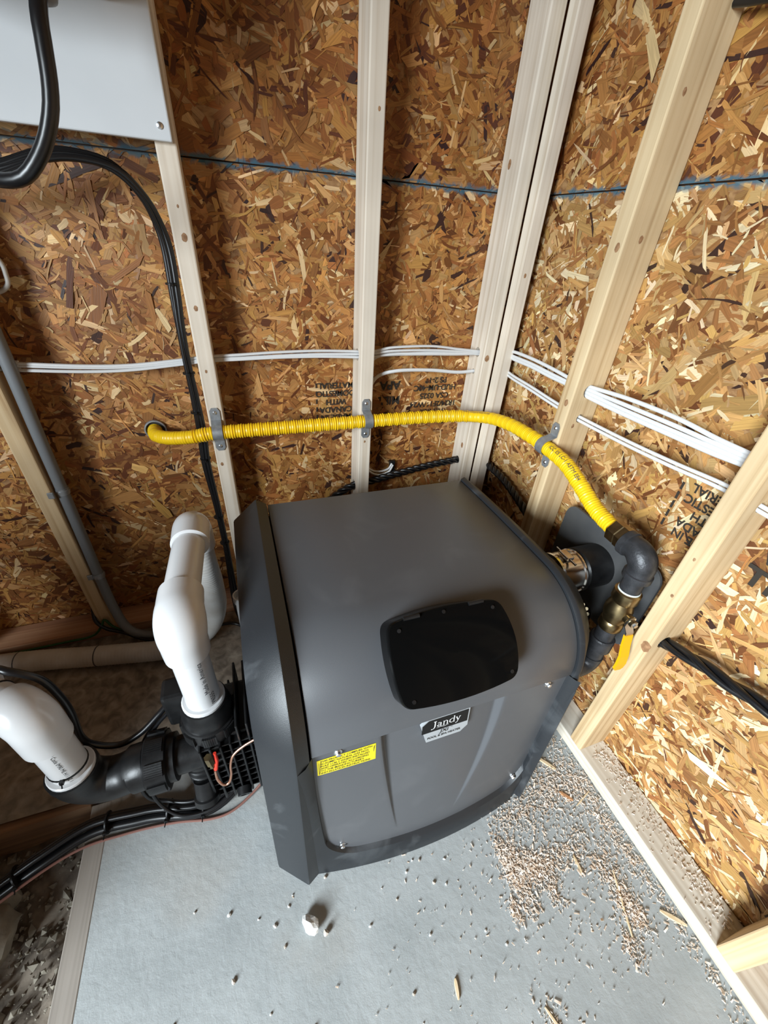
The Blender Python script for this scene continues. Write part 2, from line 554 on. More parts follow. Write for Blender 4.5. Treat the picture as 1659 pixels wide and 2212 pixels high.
def strands(name, u0, u1, z0, z1, n, place, parent, seed, pw=None, tone=1.0):
    """pressed wood flakes lying on a panel: place(u, z, d) -> world point, d = height off the panel"""
    r = np.random.default_rng(seed)
    L_ = np.clip(r.lognormal(math.log(0.060), 0.62, n), 0.012, 0.22)
    W_ = np.clip(r.lognormal(math.log(0.0125), 0.55, n), 0.0025, 0.038)
    W_ = np.minimum(W_, L_ * 0.55)
    fine = r.random(n) < 0.30
    L_[fine] *= 0.55
    W_[fine] *= 0.38
    big = L_ * W_
    rank = np.argsort(np.argsort(-big * np.exp(r.normal(0, 1.1, n)))) / n
    th = r.normal(0, 0.75, n)
    th[r.random(n) < 0.25] += math.pi / 2
    cu, cz = r.uniform(u0, u1, n), r.uniform(z0, z1, n)
    # 8-gon: ragged ends, nearly straight sides, slight bow
    sx = np.array([-1, -0.55, 0.1, 0.6, 1, 0.65, 0.0, -0.6])
    sy = np.array([-0.6, -1, -1, -1, 0.55, 1, 1, 1])
    X = sx[None] * (L_ / 2)[:, None] * (1 + r.uniform(-0.10, 0.10, (n, 8)))
    Y = sy[None] * (W_ / 2)[:, None] * (1 + r.uniform(-0.28, 0.22, (n, 8)))
    X[:, 0] += L_ * r.uniform(0, 0.16, n)
    X[:, 4] -= L_ * r.uniform(0, 0.16, n)
    X[:, 7] -= L_ * r.uniform(-0.1, 0.20, n)
    X[:, 3] += L_ * r.uniform(-0.1, 0.20, n)
    bow = r.normal(0, 0.05, n)
    Y += (bow * 4)[:, None] * (X ** 2) / L_[:, None]
    c, s = np.cos(th)[:, None], np.sin(th)[:, None]
    U = np.clip(cu[:, None] + X * c - Y * s, u0, u1)
    Z = np.clip(cz[:, None] + X * s + Y * c, z0, z1)
    D = 0.0003 + 0.0024 * rank[:, None] + (X * r.normal(0, 0.016, n)[:, None]) + (Y * r.normal(0, 0.045, n)[:, None])
    D = np.maximum(D, 0.0002)
    V = place(U.ravel(), Z.ravel(), D.ravel())
    col = PAL[r.choice(len(PAL), n, p=(PW if pw is None else pw) / (PW if pw is None else pw).sum())] * np.exp(r.normal(0, 0.14, n))[:, None] * (1 + r.normal(0, 0.03, (n, 3)))
    col = col * tone
    me = bpy.data.meshes.new(name)
    me.vertices.add(n * 8)
    me.vertices.foreach_set('co', V.ravel())
    me.loops.add(n * 8)
    me.loops.foreach_set('vertex_index', np.arange(n * 8, dtype=np.int32))
    me.polygons.add(n)
    me.polygons.foreach_set('loop_start', np.arange(0, n * 8, 8, dtype=np.int32))
    me.update(calc_edges=True)
    a = me.attributes.new('strand_colour', 'FLOAT_COLOR', 'POINT')
    cc = np.ones((n * 8, 4))
    cc[:, :3] = np.repeat(np.clip(col, 0.01, 0.95), 8, 0)
    a.data.foreach_set('color', cc.ravel())
    b = me.attributes.new('grain', 'FLOAT_VECTOR', 'POINT')
    off = r.uniform(0, 50, (n, 1))
    gg = np.stack([X + off, Y + off * 1.7, np.zeros_like(X)], -1)
    b.data.foreach_set('vector', gg.ravel())
    me.validate()
    return link(name, me, (0, 0, 0), M_osb, parent, False, 'stuff')


def structure(name, loc):
    o = bpy.data.objects.new(name, None)
    COL.objects.link(o)
    o.location = loc
    WL[o.name] = Vector(loc)
    o['kind'] = 'structure'
    return o


def stud(x0, x1, y0, y1, z0, z1, m, parent, holes=(), knots=(), bev=0.003):
    """sawn stud with eased edges; holes = (axis, a, z, r) really bored through it"""
    o = box('stud', x0, x1, y0, y1, z0, z1, m, parent, bev=bev, seg=2)
    if holes:
        bm = bmesh.new()
        for ax, a, z, r in holes:
            d = Vector((1, 0, 0)) if ax == 'x' else Vector((0, 1, 0))
            c = Vector(((x0 + x1) / 2, a, z)) if ax == 'x' else Vector((a, (y0 + y1) / 2, z))
            mt = Matrix.Translation(c) @ d.to_track_quat('Z', 'Y').to_matrix().to_4x4()
            bmesh.ops.create_cone(bm, cap_ends=True, segments=16, radius1=r, radius2=r, depth=0.2, matrix=mt)
        cut = frombm('cutter', bm, None)
        md = o.modifiers.new('bore', 'BOOLEAN')
        md.object = cut
        md.operation = 'DIFFERENCE'
        md.solver = 'EXACT'
        dg = bpy.context.evaluated_depsgraph_get()
        me = bpy.data.meshes.new_from_object(o.evaluated_get(dg))
        o.modifiers.clear()
        o.data = me
        bpy.data.objects.remove(cut)
    for face, a, z, s in knots:
        V, F = [], []
        for k in range(14):
            t = 2 * math.pi * k / 14
            q = (a + math.cos(t) * s * random.uniform(.85, 1.1), z + math.sin(t) * s * 1.4 * random.uniform(.9, 1.1))
            V.append(((q[0], y0 - 0.0004, q[1]) if face == 'y' else (x0 - 0.0004, q[0], q[1])))
        cpt = (a, y0 - 0.0009, z) if face == 'y' else (x0 - 0.0009, a, z)
        V.append(cpt)
        F = [(k, (k + 1) % 14, 14) for k in range(14)]
        mk('knot', V, F, M_knot, o)
    return o


# ------------------------------------------------------------------ room shell
HT = 2.44
D = 0.089
floor = structure('floor', (-1.0, -1.5, 0))
Ls = [(-1.238, -3.2), (0.12, -3.2), (0.12, 0.12), (-3.6, 0.12), (-3.6, -0.585), (-1.238, -0.585)]
bm = bmesh.new()
lo = [bm.verts.new((x, y, -0.14)) for x, y in Ls]
hi = [bm.verts.new((x, y, 0.0)) for x, y in Ls]
bm.faces.new(lo[::-1]); tf = bm.faces.new(hi)
for k in range(6): bm.faces.new((lo[k], lo[(k + 1) % 6], hi[(k + 1) % 6], hi[k]))
bmesh.ops.bevel(bm, geom=list(tf.edges), offset=0.006, segments=2, profile=0.5, affect='EDGES')
slab = frombm('slab', bm, M_conc, floor)
# the dug-out strip of soil left of the slab
bm = bmesh.new()
bmesh.ops.create_grid(bm, x_segments=120, y_segments=130, size=0.5)
from mathutils import noise as mn
for v in bm.verts:
    x, y = -2.44 + v.co.x * 2.32, -1.905 + v.co.y * 2.62
    h = 0.035 * mn.noise(Vector((x * 6, y * 6, 1))) + 0.022 * mn.noise(Vector((x * 19, y * 19, 4))) + 0.010 * mn.noise(Vector((x * 55, y * 55, 9)))
    v.co = Vector((x, y, -0.105 + h))
dirt = frombm('soil', bm, M_dirt, floor, smooth=True)

wb = structure('wall_back', (-1.3, 0, 0))
for z0, z1, sd, n in ((0.0, ZS - 0.0015, 3, 14500), (ZS + 0.0015, HT, 4, 8000)):
    pn = box('sheathing_panel', -3.0, 0.012, 0.0, 0.012, z0, z1, M_osbback, wb)
    strands('strand', -2.15, 0.0, z0, min(z1, 1.95), n, lambda u, z, d: np.stack([u, -d, z], 1), pn, sd, None, np.array([1.0, 0.88, 0.75]) if z1 < HT else np.array([0.80, 0.65, 0.50]))
    if z1 < HT:
        pnb = pn
wr = structure('wall_right', (0, -1.4, 0))
for z0, z1, sd, n in ((0.0, ZS - 0.0015, 5, 12500), (ZS + 0.0015, HT, 6, 6500)):
    pn = box('sheathing_panel', 0.0, 0.012, -3.2, 0.0, z0, z1, M_osbback, wr)
    strands('strand', -1.85, 0.0, z0, min(z1, 1.95), n, lambda u, z, d: np.stack([-d, u, z], 1), pn, sd, PW2 if z1 < HT else None, 1.0 if z1 < HT else np.array([0.92, 0.80, 0.67]))
    if z1 < HT:
        pnr = pn
XH, XA, XB, XC = -1.347, -0.906, -0.494, -0.1095
T = 0.038
stud(XH, XH + T, -D, -0.0035, T, HT, M_pinew, wb, [('x', -0.05, 0.862, 0.016)])
stud(XA, XA + T, -D, -0.0035, T, HT, M_pine, wb, [('x', -0.05, 0.864, 0.016)],
     [('y', XA + .022, 1.118, .006), ('y', XA + .019, 0.985, .0045), ('y', XA + .016, 0.845, .003), ('y', XA + .013, 0.59, .004), ('y', XA + .02, 1.17, .0022)])
stud(XB, XB + T, -D, -0.0035, T, HT, M_pine, wb, [('x', -0.05, 0.868, 0.016), ('x', -0.045, 0.443, 0.018)],
     [('y', XB + .024, 1.36, .003), ('y', XB + .018, 0.62, .003)])
stud(XC, XC + T, -D, -0.0035, T, HT, M_pine, wb, [('x', -0.05, 0.868, 0.014), ('x', -0.045, 0.809, 0.008), ('x', -0.045, 0.497, 0.014)],
     [('y', XC + .012, 0.858, .007), ('x', -0.04, 1.31, .007), ('x', -0.06, 0.56, .007)])
stud(-3.0, -2.962, -D, -0.0035, T, HT, M_pinew, wb)
stud(-2.21, -2.172, -D, -0.0035, T, HT, M_pinew, wb)
stud(-1.78, -1.742, -D, -0.0035, T, HT, M_pinew, wb)
box('bottom_plate', -3.0, -D - 0.002, -D, -0.0035, 0, T, M_platex, wb, bev=0.003)
box('top_plate', -3.0, 0, -D, -0.0035, HT, HT + T, M_pinew, wb)
box('light_stop_sheet', -3.0, 0.017, 0.0125, 0.016, 0, HT, M_rubber, wb)  # added dark backing, keeps world light from showing through the seam gap
# right wall framing; its first stud makes the corner
stud(-0.0695, -0.0335, -0.127, -0.090, T, HT, M_pine, wr, [], [('y', -0.055, 1.08, .004)])
YE, YF, YG = -0.457, -0.874, -1.294
stud(-D, -0.0035, YE, YE + T, T, HT, M_pinew, wr, [('y', -0.045, 0.874, 0.016), ('y', -0.045, 0.808, 0.011)],
     [('y', -.050, 1.17, .005), ('y', -.067, 1.37, .004), ('x', YE + .012, 1.155, .006), ('x', YE + .014, 0.845, .006), ('y', -.06, 0.79, .004)])
stud(-D, -0.0035, YF, YF + T, T, HT, M_pinew, wr, [('y', -0.045, 0.877, 0.016), ('y', -0.045, 0.820, 0.011), ('y', -0.05, 0.478, 0.016)],
     [('x', YF + .020, 0.70, .0025), ('x', YF + .018, 0.61, .003), ('x', YF + .007, 0.47, .010)])
stud(-D, -0.0035, YG, YG + T, T, HT, M_pinew, wr, [('y', -0.045, 0.815, 0.011), ('y', -0.05, 0.555, 0.017)])
stud(-D, -0.0035, -1.74, -1.702, T, HT, M_pinew, wr)
stud(-D, -0.0035, -2.16, -2.122, T, HT, M_pinew, wr)
stud(-D, -0.0035, -3.2, -3.162, T, HT, M_pinew, wr)
box('bottom_plate', -D, -0.0035, -3.2, -0.130, 0, T, M_platey, wr, bev=0.003)
box('top_plate', -D, 0, -3.2, -D, HT, HT + T, M_pinew, wr)
box('light_stop_sheet', 0.0125, 0.016, -3.2, 0.012, 0, HT, M_rubber, wr)  # same added light stop behind the right wall seam

# rest of the shed, behind and beside the camera: left wall with the open doorway, roof
wl = structure('wall_left', (-3.6, -1.6, 0))
box('sheathing_panel', -3.612, -3.6, -2.05, 0.0, -0.1, HT, M_osbback, wl)
box('sheathing_panel', -3.612, -3.6, -3.2, -2.05, 2.06, HT, M_osbback, wl)
box('sheathing_panel', -3.612, -2.98, 0.0, 0.012, -0.1, HT, M_osbback, wb)
wf = structure('wall_front', (-1.3, -3.2, 0))
box('sheathing_panel', -2.5, 0.012, -3.212, -3.2, -0.1, HT, M_osbback, wf)
box('sheathing_panel', -3.6, -2.5, -3.212, -3.2, 2.06, HT, M_osbback, wf)
ce = box('ceiling', -3.612, 0.012, -3.212, 0.012, HT + T, HT + T + 0.012, M_roof)
ce['kind'] = 'structure'

# form boards left round the slab
fb = box('form_board', -1.281, -1.2405, -3.0, -0.612, -0.125, 0.001, M_formy, None, bev=0.002)
tag(fb, 'dusty grey form board standing along the slab edge beside the dirt', 'board')
fb2 = box('form_plank', -2.4, -1.285, -0.609, -0.587, -0.135, -0.004, M_formx, None, bev=0.002)
tag(fb2, 'dark reddish plank lying against the back slab edge left of the pipes', 'plank')

# panel stamps
def stamp(parent, place_o, ux, uy, lines, size, bold=0.0006, sx=1.0):
    for i, (tx, dx, dz) in enumerate(lines):
        o = np.array(place_o) + np.array(ux) * dx + np.array(uy) * dz
        text_flat('stamp_lettering', tx, size, o, ux, uy, M_stamp, parent, 'CENTER', bold, sx)


UX, UY = (-1, 0, 0), (0, 0, -1)        # upside down on the back wall
stamp(pnb, (-0.545, -0.0036, 0.72), UX, UY,
      [('MADE IN', 0.0, 0.048), ('CANADA', 0.0, 0.024), ('WITH', 0.0, 0.0), ('DOMESTIC', 0.0, -0.026), ('MATERIAL', 0.0, -0.050)], 0.024)
stamp(pnb, (-0.215, -0.0036, 0.715), UX, UY,
      [('11.1 mm', 0.0, 0.046), ('1R24/2F16/W24', 0.0, 0.020), ('CSA 0325', 0.0, -0.008), ('HUD-UM-40C', 0.0, -0.034), ('PS 2-18', 0.0, -0.058)], 0.025)
stamp(pnb, (-0.372, -0.0036, 0.715), UX, UY, [('APA', 0.0, -0.048), ('MILL', 0.0, 0.0)], 0.036, 0.0012)
for zz in (0.668, 0.692, 0.716, 0.74, 0.764):
    box('stamp_line', -0.606, -0.602, -0.0038, -0.0034, zz, zz + 0.014, M_stamp, pnb)
UXR, UYR = (0, 1, 0), (0, 0, -1)
stamp(pnr, (-0.0036, -0.80, 0.725), UXR, UYR,
      [('MADE IN', 0.0, 0.050), ('CANADA', 0.0, 0.026), ('WITH', 0.0, 0.0), ('DOMESTIC', 0.0, -0.026), ('MATERIAL', 0.0, -0.052)], 0.025)
for zz in (0.672, 0.694, 0.716, 0.738, 0.76):
    box('stamp_line', -0.0038, -0.0034, -0.727, -0.722, zz, zz + 0.016, M_stamp, pnr)
stamp(pnr, (-0.0036, -0.945, 0.71), UXR, UYR, [('APA', 0.0, -0.03), ('MILL', 0.0, 0.02)], 0.05, 0.002)

# ------------------------------------------------------------------ pool heater
ht = root('pool_heater', (-0.54, -0.60, 0), 'charcoal grey pool heater with black side frames standing on the slab', 'heater')
YC, ZC, RR, ZT, YB, SEAM = -0.705, 0.445, 0.158, 0.603, -0.335, 0.455


def profile(low=False):
    """(y, z, ny, nz) from the back of the top, over the shoulder, down the front"""
    P = [(YB, ZT - 0.008, 0, 1), (-0.42, ZT - 0.004, 0, 1), (-0.52, ZT - 0.001, 0, 1), (-0.62, ZT, 0, 1)]
    for k in range(0, 17):
        a = math.pi / 2 * k / 16
        P.append((YC - RR * math.sin(a), ZC + RR * math.cos(a), -math.sin(a), math.cos(a)))
    if low:
        for k in range(1, 13):
            z = ZC * (1 - k / 12)
            P.append((YC - RR - 0.028 * (k / 12), z, -1, 0.03))
    return P


def at_d(q, d): return (q[0] + q[2] * d, q[1] + q[3] * d)


def loft(name, rows, m, smooth=True, parent=ht):
    n = len(rows[0])
    V = [p for r in rows for p in r]
    F = []
    for i in range(len(rows) - 1):
        for k in range(n - 1):
            F.append((i * n + k, i * n + k + 1, (i + 1) * n + k + 1, (i + 1) * n + k))
    return mk(name, V, F, m, parent, smooth)


# inner cabinet (closed solid behind everything)
pf = profile(True)
poly = [at_d(q, -0.024) for q in pf]
poly[0] = (YB - 0.012, poly[0][1])
poly.append((YB - 0.012, 0.0))
V, F = [], []
for x in (-0.862, -0.222):
    V += [(x, y, max(z, 0.002)) for y, z in poly]
n = len(poly)
F = [tuple(range(n)), tuple(range(2 * n - 1, n - 1, -1))] + [(k, n + k, n + (k + 1) % n, (k + 1) % n) for k in range(n)]
mk('cabinet', V, F, M_dark, ht)
# top cover, curving down to the seam
pc = profile(False)
rows = []
for x, d in ((-0.7935, -0.012), (-0.7930, -0.001), (-0.7915, 0.0), (-0.65, 0.0), (-0.5, 0.0), (-0.4, 0.0), (-0.2705, 0.0), (-0.269, -0.001), (-0.2685, -0.012)):
    r = [(x, YB, ZT - 0.03)] + [(x,) + at_d(q, d) for q in pc]
    y, z = at_d(pc[-1], d)
    r += [(x, y - 0.0004, 0.4435), (x, y + 0.0004, 0.4425), (x, y + 0.012, 0.4425)]
    rows.append(r)
cover = loft('top_cover', rows[::-1], M_grey)


def xr_ridge(z): return -0.2585 - (0.034 * (1 - z / SEAM) if z < SEAM else 0)


# black end frames left and right: inner slope, ridge, outer slope
pl = profile(True)
for side in (0, 1):
    rows = []
    for role, d in (('in', -0.014), ('in2', 0.004), ('ridge', 0.0185), ('ridge2', 0.0175), ('out', -0.031), ('out2', -0.036), ('outin', -0.05)):
        r = []
        for q in pl:
            y, z = at_d(q, d if side == 0 or 'ridge' not in role or q[1] < SEAM - .02 else d * 0.45)
            z = max(z, 0.0)
            k = 1.0 if q[1] > SEAM else q[1] / SEAM
            if side == 0:
                x = {'in': -0.7945, 'in2': -0.7965, 'ridge': -0.8185 - .005 * (1 - k), 'ridge2': -0.8215 - .005 * (1 - k), 'out': -0.8735 - .007 * (1 - k), 'out2': -0.876 - .006 * (1 - k), 'outin': -0.861}[role]
            else:
                x = {'in': -0.2690 - .034 * (1 - k), 'in2': -0.2675 - .038 * (1 - k), 'ridge': xr_ridge(q[1]) - .001, 'ridge2': xr_ridge(q[1]) + .002, 'out': -0.209 - .02 * (1 - k), 'out2': -0.206 - .02 * (1 - k), 'outin': -0.223}[role]
            r.append((x, y, z))
        # close down the back end
        r = [(r[0][0], r[0][1] - 0.004, r[0][2] - 0.05)] + r
        rows.append(r)
    if side == 0: rows = rows
    else: rows = rows[::-1]
    loft('end_frame', rows, M_dark, True)

# lower front: bowed base frame with a U-shaped opening, grey panel inside it
XC0 = -0.541


def ypan(x, z):
    k = max(0.0, 1 - z / SEAM)
    b = 1 - min(1.0, ((x - XC0) / 0.262) ** 2)
    return YC - RR + 0.0050 - 0.022 * k - 0.030 * b * k


def ext(z):
    """left/right limit of the grey panel at height z"""
    zb, rc = 0.050, 0.075
    k = 1 - z / SEAM
    xl, xr = -0.7925 + 0.020 * k ** 2.2, -0.2715 - 0.028 * k
    if z < zb + rc:
        t = (zb + rc - z) / rc
        s = rc * (1 - math.sqrt(max(0.0, 1 - min(1, t) ** 2)))
        xl += s * 0.95
        xr -= s * 0.95
    return xl, xr


# U outline left top -> bottom -> right top
outl = []
for k in range(26):
    z = 0.4405 + (0.0505 - 0.4405) * math.sin(math.pi / 2 * k / 25)
    outl.append((ext(z)[0], z))
xa, xb = outl[-1][0], ext(0.0505)[1]
for k in range(1, 20):
    t = k / 20
    outl.append((xa + (xb - xa) * t, 0.0505 - 0.006 * math.sin(math.pi * t)))
for k in range(25, -1, -1):
    z = 0.4405 + (0.0505 - 0.4405) * math.sin(math.pi / 2 * k / 25)
    outl.append((ext(z)[1], z))
N_ = len(outl)
outer = []
for i in range(N_):
    if i < 26:
        z = 0.4405 * (1 - math.sin(math.pi / 2 * i / 25))
        k = 1 - z / SEAM
        outer.append((-0.8185 - 0.005 * k, YC - RR - 0.0185 - 0.012 * k, z))
    elif i < 45:
        t = (i - 25) / 20
        x = -0.8235 + (-0.2935 + 0.8235) * t
        b = 1 - ((x - XC0) / 0.281) ** 2
        outer.append((x, YC - RR - 0.0305 - 0.032 * b, 0.0))
    else:
        k_ = N_ - 1 - i
        z = 0.4405 * (1 - math.sin(math.pi / 2 * k_ / 25))
        k = 1 - z / SEAM
        outer.append((xr_ridge(z) - .001, YC - RR - 0.0185 - 0.012 * k, z))
rows = []
inner = [(x, ypan(x, z) - 0.004 - 0.006 * (1 - z / SEAM), z) for x, z in outl]
rows.append(outer)
rows.append([tuple(0.45 * a + 0.55 * b + (-0.004 if j == 1 else 0) for j, (a, b) in enumerate(zip(p, q))) for p, q in zip(outer, inner)])
rows.append(inner)
cx, cz_ = XC0, 0.24
rows.append([(x + (cx - x) * 0.02, ypan(x, z) + 0.012, z + (0.012 if z < 0.1 else 0)) for x, z in outl])
bf = loft('base_frame', rows, M_dark, True)
rows = []
NR, NC = 46, 130
for i in range(NR + 1):
    z = 0.4390 + (0.0475 - 0.4390) * math.sin(math.pi / 2 * i / NR) ** 1.0
    xl, xr = ext(max(z, 0.0505))
    xl += 0.0016; xr -= 0.0016
    r = []
    kz = 1 - z / SEAM
    gl = -0.674 + 0.040 * (kz / 0.75) ** 1.3
    gr = -0.420 - 0.060 * (kz / 0.75) ** 2.0
    dep = 0.015 * max(0.0, 1 - kz / 0.80) ** 0.8
    wl_ = 0.0045 + 0.006 * (1 - kz)
    wr_ = 0.004 + 0.010 * (1 - kz)
    knots_ = [(xl, gl, 20), (gl, gl + wl_, 8), (gl + wl_, gr - wr_, 50), (gr - wr_, gr, 8), (gr, xr, 20)]
    xs = [a + (b - a) * q / n_ for a, b, n_ in knots_ for q in range(n_)] + [xr]
    for x in xs:
        s1 = min(1, max(0, (x - gl) / wl_)); s1 = s1 * s1 * (3 - 2 * s1)
        s2 = min(1, max(0, (gr - x) / wr_)); s2 = s2 * s2 * (3 - 2 * s2)
        fade = 0.35 + 0.65 * max(abs(x - (gl + gr) / 2) / (abs(gr - gl) / 2 + 1e-6), 0) ** 1.6 if gl < x < gr else 1
        r.append((x, ypan(x, z) + dep * s1 * s2 * fade, z))
    rows.append(r)
pan = loft('front_panel', rows, M_grey, True)
for x, z in ((-0.748, 0.430), (-0.746, 0.080), (-0.320, 0.430), (-0.320, 0.080)):
    bolt('panel_bolt', (x, ypan(x, z), z), (0.0, -1, 0.05), 0.0048, 0.007, M_zinc, ht)
tag(pan, None)

# control pod with hinged gloss lid
A = Vector((-0.545, -0.789, 0.634))     # middle of the lid's top edge
Bv = Vector((-0.545, -0.884, 0.543))
vv = (Bv - A)
LH = vv.length
vv.normalize()
uu = Vector((1, 0, 0))
nn = vv.cross(uu).normalized()
if nn.z < 0: nn = -nn
LW = 0.206


def lid_outline(w, h, bulge, rc, n=10):
    """rounded four-sided outline with bowed sides, (u, v) with v downwards 0..h"""
    pts = []
    cs = [(-w / 2, 0), (w / 2, 0), (w / 2 * 1.02, h), (-w / 2 * 0.98, h)]
    ends = []
    for i in range(4):
        p, q = cs[i], cs[(i + 1) % 4]
        dx, dy = q[0] - p[0], q[1] - p[1]
        L = math.hypot(dx, dy)
        nx, ny = dy / L, -dx / L
        t0 = rc / L
        side = []
        for k in range(n + 1):
            t = t0 + (1 - 2 * t0) * k / n
            b = bulge * (1 - (2 * t - 1) ** 2)
            side.append((p[0] + dx * t + nx * b, p[1] + dy * t + ny * b))
        ends.append(side)
    for i in range(4):
        pts += ends[i]
        a, c, b = ends[i][-1], cs[(i + 1) % 4], ends[(i + 1) % 4][0]
        for k in range(1, 5):
            t = k / 5
            pts.append(tuple((1 - t) ** 2 * a[j] + 2 * t * (1 - t) * c[j] + t * t * b[j] for j in (0, 1)))
    return pts


ol = lid_outline(LW, LH, 0.010, 0.014)


def podpt(u, v, h):
    # lid is gently arched across its height
    arch = 0.010 * (1 - (2 * v / LH - 1) ** 2)
    return A + uu * u + vv * v + nn * (h + arch)


rows = []
for sc_, h in ((1.0, -0.055), (1.003, -0.012), (1.003, -0.0075), (1.0, -0.006), (1.0, -0.003), (0.985, 0.0), (0.9, 0.0006), (0.6, 0.001), (0.25, 0.001), (0.0, 0.001)):
    r = [tuple(podpt(u * sc_, LH / 2 + (v - LH / 2) * sc_, h)) for u, v in ol]
    r.append(r[0])
    rows.append(r)
rim = loft('control_pod', rows[:4], M_gloss, True)
lid = mk('lid', [p for r in rows[3:] for p in r], [(i * len(rows[0]) + k, i * len(rows[0]) + k + 1, (i + 1) * len(rows[0]) + k + 1, (i + 1) * len(rows[0]) + k) for i in range(6) for k in range(len(rows[0]) - 1)], M_gloss, rim, True)
for u, v in ((-0.088, 0.012), (-0.004, -0.001), (0.086, 0.010), (0.094, LH - 0.012), (-0.086, LH - 0.010)):
    o = podpt(u, v, 0.0012)
    turn('lid_screw', o, nn, [(0, 0.0034), (0.0008, 0.0032), (0.0009, 0.001)], M_blackp, rim, 14)
for u in (-0.062, 0.058):
    p0, p1 = podpt(u - 0.014, -0.004, 0.002), podpt(u + 0.014, -0.004, 0.002)
    tube('hinge', [tuple(p0), tuple(p1)], 0.0035, M_blackp, rim, n=4, sides=10)

# warning label on the front panel
def yl(x, z): return ypan(x, z) - 0.0006


def decal(name, x0, x1, z0, z1, m, parent, off=0.0006, cut=0.0):
    V, F = [], []
    nx = 14
    for i in range(nx + 1):
        x = x0 + (x1 - x0) * i / nx
        c = 0
        for z in (z0, z1):
            V.append((x, ypan(x, z) - off, z))
    F = [(2 * i, 2 * i + 2, 2 * i + 3, 2 * i + 1) for i in range(nx)]
    return mk(name, V, F, m, parent)


lab = decal('warning_label', -0.7845, -0.681, 0.375, 0.4215, M_ylab, pan)
lab['label'] = 'yellow warning label with six lines of print'
LN = ['THIS PRODUCT COMPLIES WITH', 'SCAQMD NATURAL GAS NOX', 'RULE 1146.2 WHEN INSTALLED', 'AND OPERATED ACCORDING', "TO THE MANUFACTURER'S", 'INSTALLATION INSTRUCTIONS']
for i, s in enumerate(LN):
    z = 0.4165 - 0.0073 * i
    tv, tf_ = text_mesh(s, 0.0072, 'LEFT', 0.00005)
    mk('label_print', [(-0.7790 + a * 0.86, ypan(-0.7790 + a * 0.86, z + b) - 0.0013, z + b) for a, b, _ in tv], tf_, M_ink, lab)
for (x0, x1, z0, z1) in ((-0.7816, -0.7809, 0.378, 0.4185), (-0.6851, -0.6844, 0.378, 0.4185)):
    box('label_border', x0, x1, ypan(-0.73, (z0 + z1) / 2) - 0.0014, ypan(-0.73, (z0 + z1) / 2) - 0.0009, z0, z1, M_ink, lab)

# maker's badge: clipped corners, black upper field, silver lower field
BX0, BX1, BZ0, BZ1 = -0.597, -0.498, 0.384, 0.4265
yb = min(ypan(x, BZ0) for x in (BX0, -0.55, BX1)) - 0.0003


def badge_poly(x0, x1, z0, z1, c): return [(x0 + c, z0), (x1 - c, z0), (x1, z0 + c), (x1, z1), (x0 + c, z1), (x0, z1 - c)]


def prism(name, P, y0, y1, m, parent):
    n = len(P)
    V = [(x, y0, z) for x, z in P] + [(x, y1, z) for x, z in P]
    F = [tuple(range(n)), tuple(range(2 * n - 1, n - 1, -1))] + [(k, k + n, (k + 1) % n + n, (k + 1) % n) for k in range(n)]
    return mk(name, V, F, m, parent)


bz = badge_poly(BX0, BX1, BZ0, BZ1 + 0.022, 0.014)
badge = prism('badge', bz, yb - 0.0015, yb + 0.004, M_badge, ht)
ZM = 0.4125
prism('badge_field', [(BX0 + .003, ZM), (BX1 - .003, ZM), (BX1 - .003, BZ1 + .019), (BX0 + .015, BZ1 + .019), (BX0 + .003, BZ1 + .008)], yb - 0.0022, yb - 0.0010, M_badgeb, badge)


def strokes(name, polys, o, s, m, parent):
    """lettering drawn from thick polylines: polys = [((x, y, halfwidth), ...)]"""
    V, F = [], []
    for pl_ in polys:
        k0 = len(V)
        for i, (x, y, h) in enumerate(pl_):
            a = pl_[max(0, i - 1)]; b = pl_[min(len(pl_) - 1, i + 1)]
            dx, dy = b[0] - a[0], b[1] - a[1]
            L = math.hypot(dx, dy) or 1
            nx, ny = -dy / L * h, dx / L * h
            V += [(o[0] + (x + nx) * s, o[1], o[2] + (y + ny) * s), (o[0] + (x - nx) * s, o[1], o[2] + (y - ny) * s)]
        for i in range(len(pl_) - 1):
            F.append((k0 + 2 * i, k0 + 2 * i + 1, k0 + 2 * i + 3, k0 + 2 * i + 2))
    return mk(name, V, F, m, parent)


JN = [
    ((1.5, 7.2, .35), (3.9, 7.2, .35)), ((2.8, 7.2, .5), (2.8, 1.2, .55), (2.2, -.6, .45), (1.0, -1.5, .3), (-.4, -1.3, .55)),      # J
    ((7.6, 4.2, .3), (6.4, 4.9, .3), (5.2, 4.2, .35)), ((8.0, 4.4, .4), (8.0, .2, .45), (8.7, 0, .3)), ((8.0, 2.9, .3), (6.0, 2.4, .35), (5.0, 1.2, .5), (5.8, 0.1, .35), (8.0, .9, .3)),   # a
    ((9.8, 4.8, .25), (10.6, 4.8, .4), (10.6, 0, .45)), ((9.8, 0, .25), (11.5, 0, .25)), ((10.6, 3.6, .3), (12.3, 4.9, .3), (13.6, 4.0, .45), (13.7, 0, .45)), ((12.8, 0, .25), (14.6, 0, .25)),   # n
    ((19.0, 7.4, .3), (19.6, 7.4, .45), (19.6, 0, .45), (20.3, 0, .25)), ((19.6, 4.2, .3), (17.6, 4.9, .3), (15.9, 3.6, .5), (15.8, 1.3, .5), (17.4, 0, .3), (19.6, .9, .3)),   # d
    ((20.9, 4.8, .25), (22.6, 4.8, .25)), ((24.0, 4.8, .25), (25.6, 4.8, .25)), ((21.7, 4.8, .45), (23.4, .6, .45)), ((24.8, 4.8, .25), (22.8, -1.6, .3), (21.3, -2.4, .4)),   # y
    ((4.5, -1.4, .12), (8, -.9, .22), (11, -1.5, .25), (15, -1.1, .12))]
strokes('badge_lettering', JN, (-0.5755, yb - 0.0026, 0.4235), 0.0023, M_silver, badge)
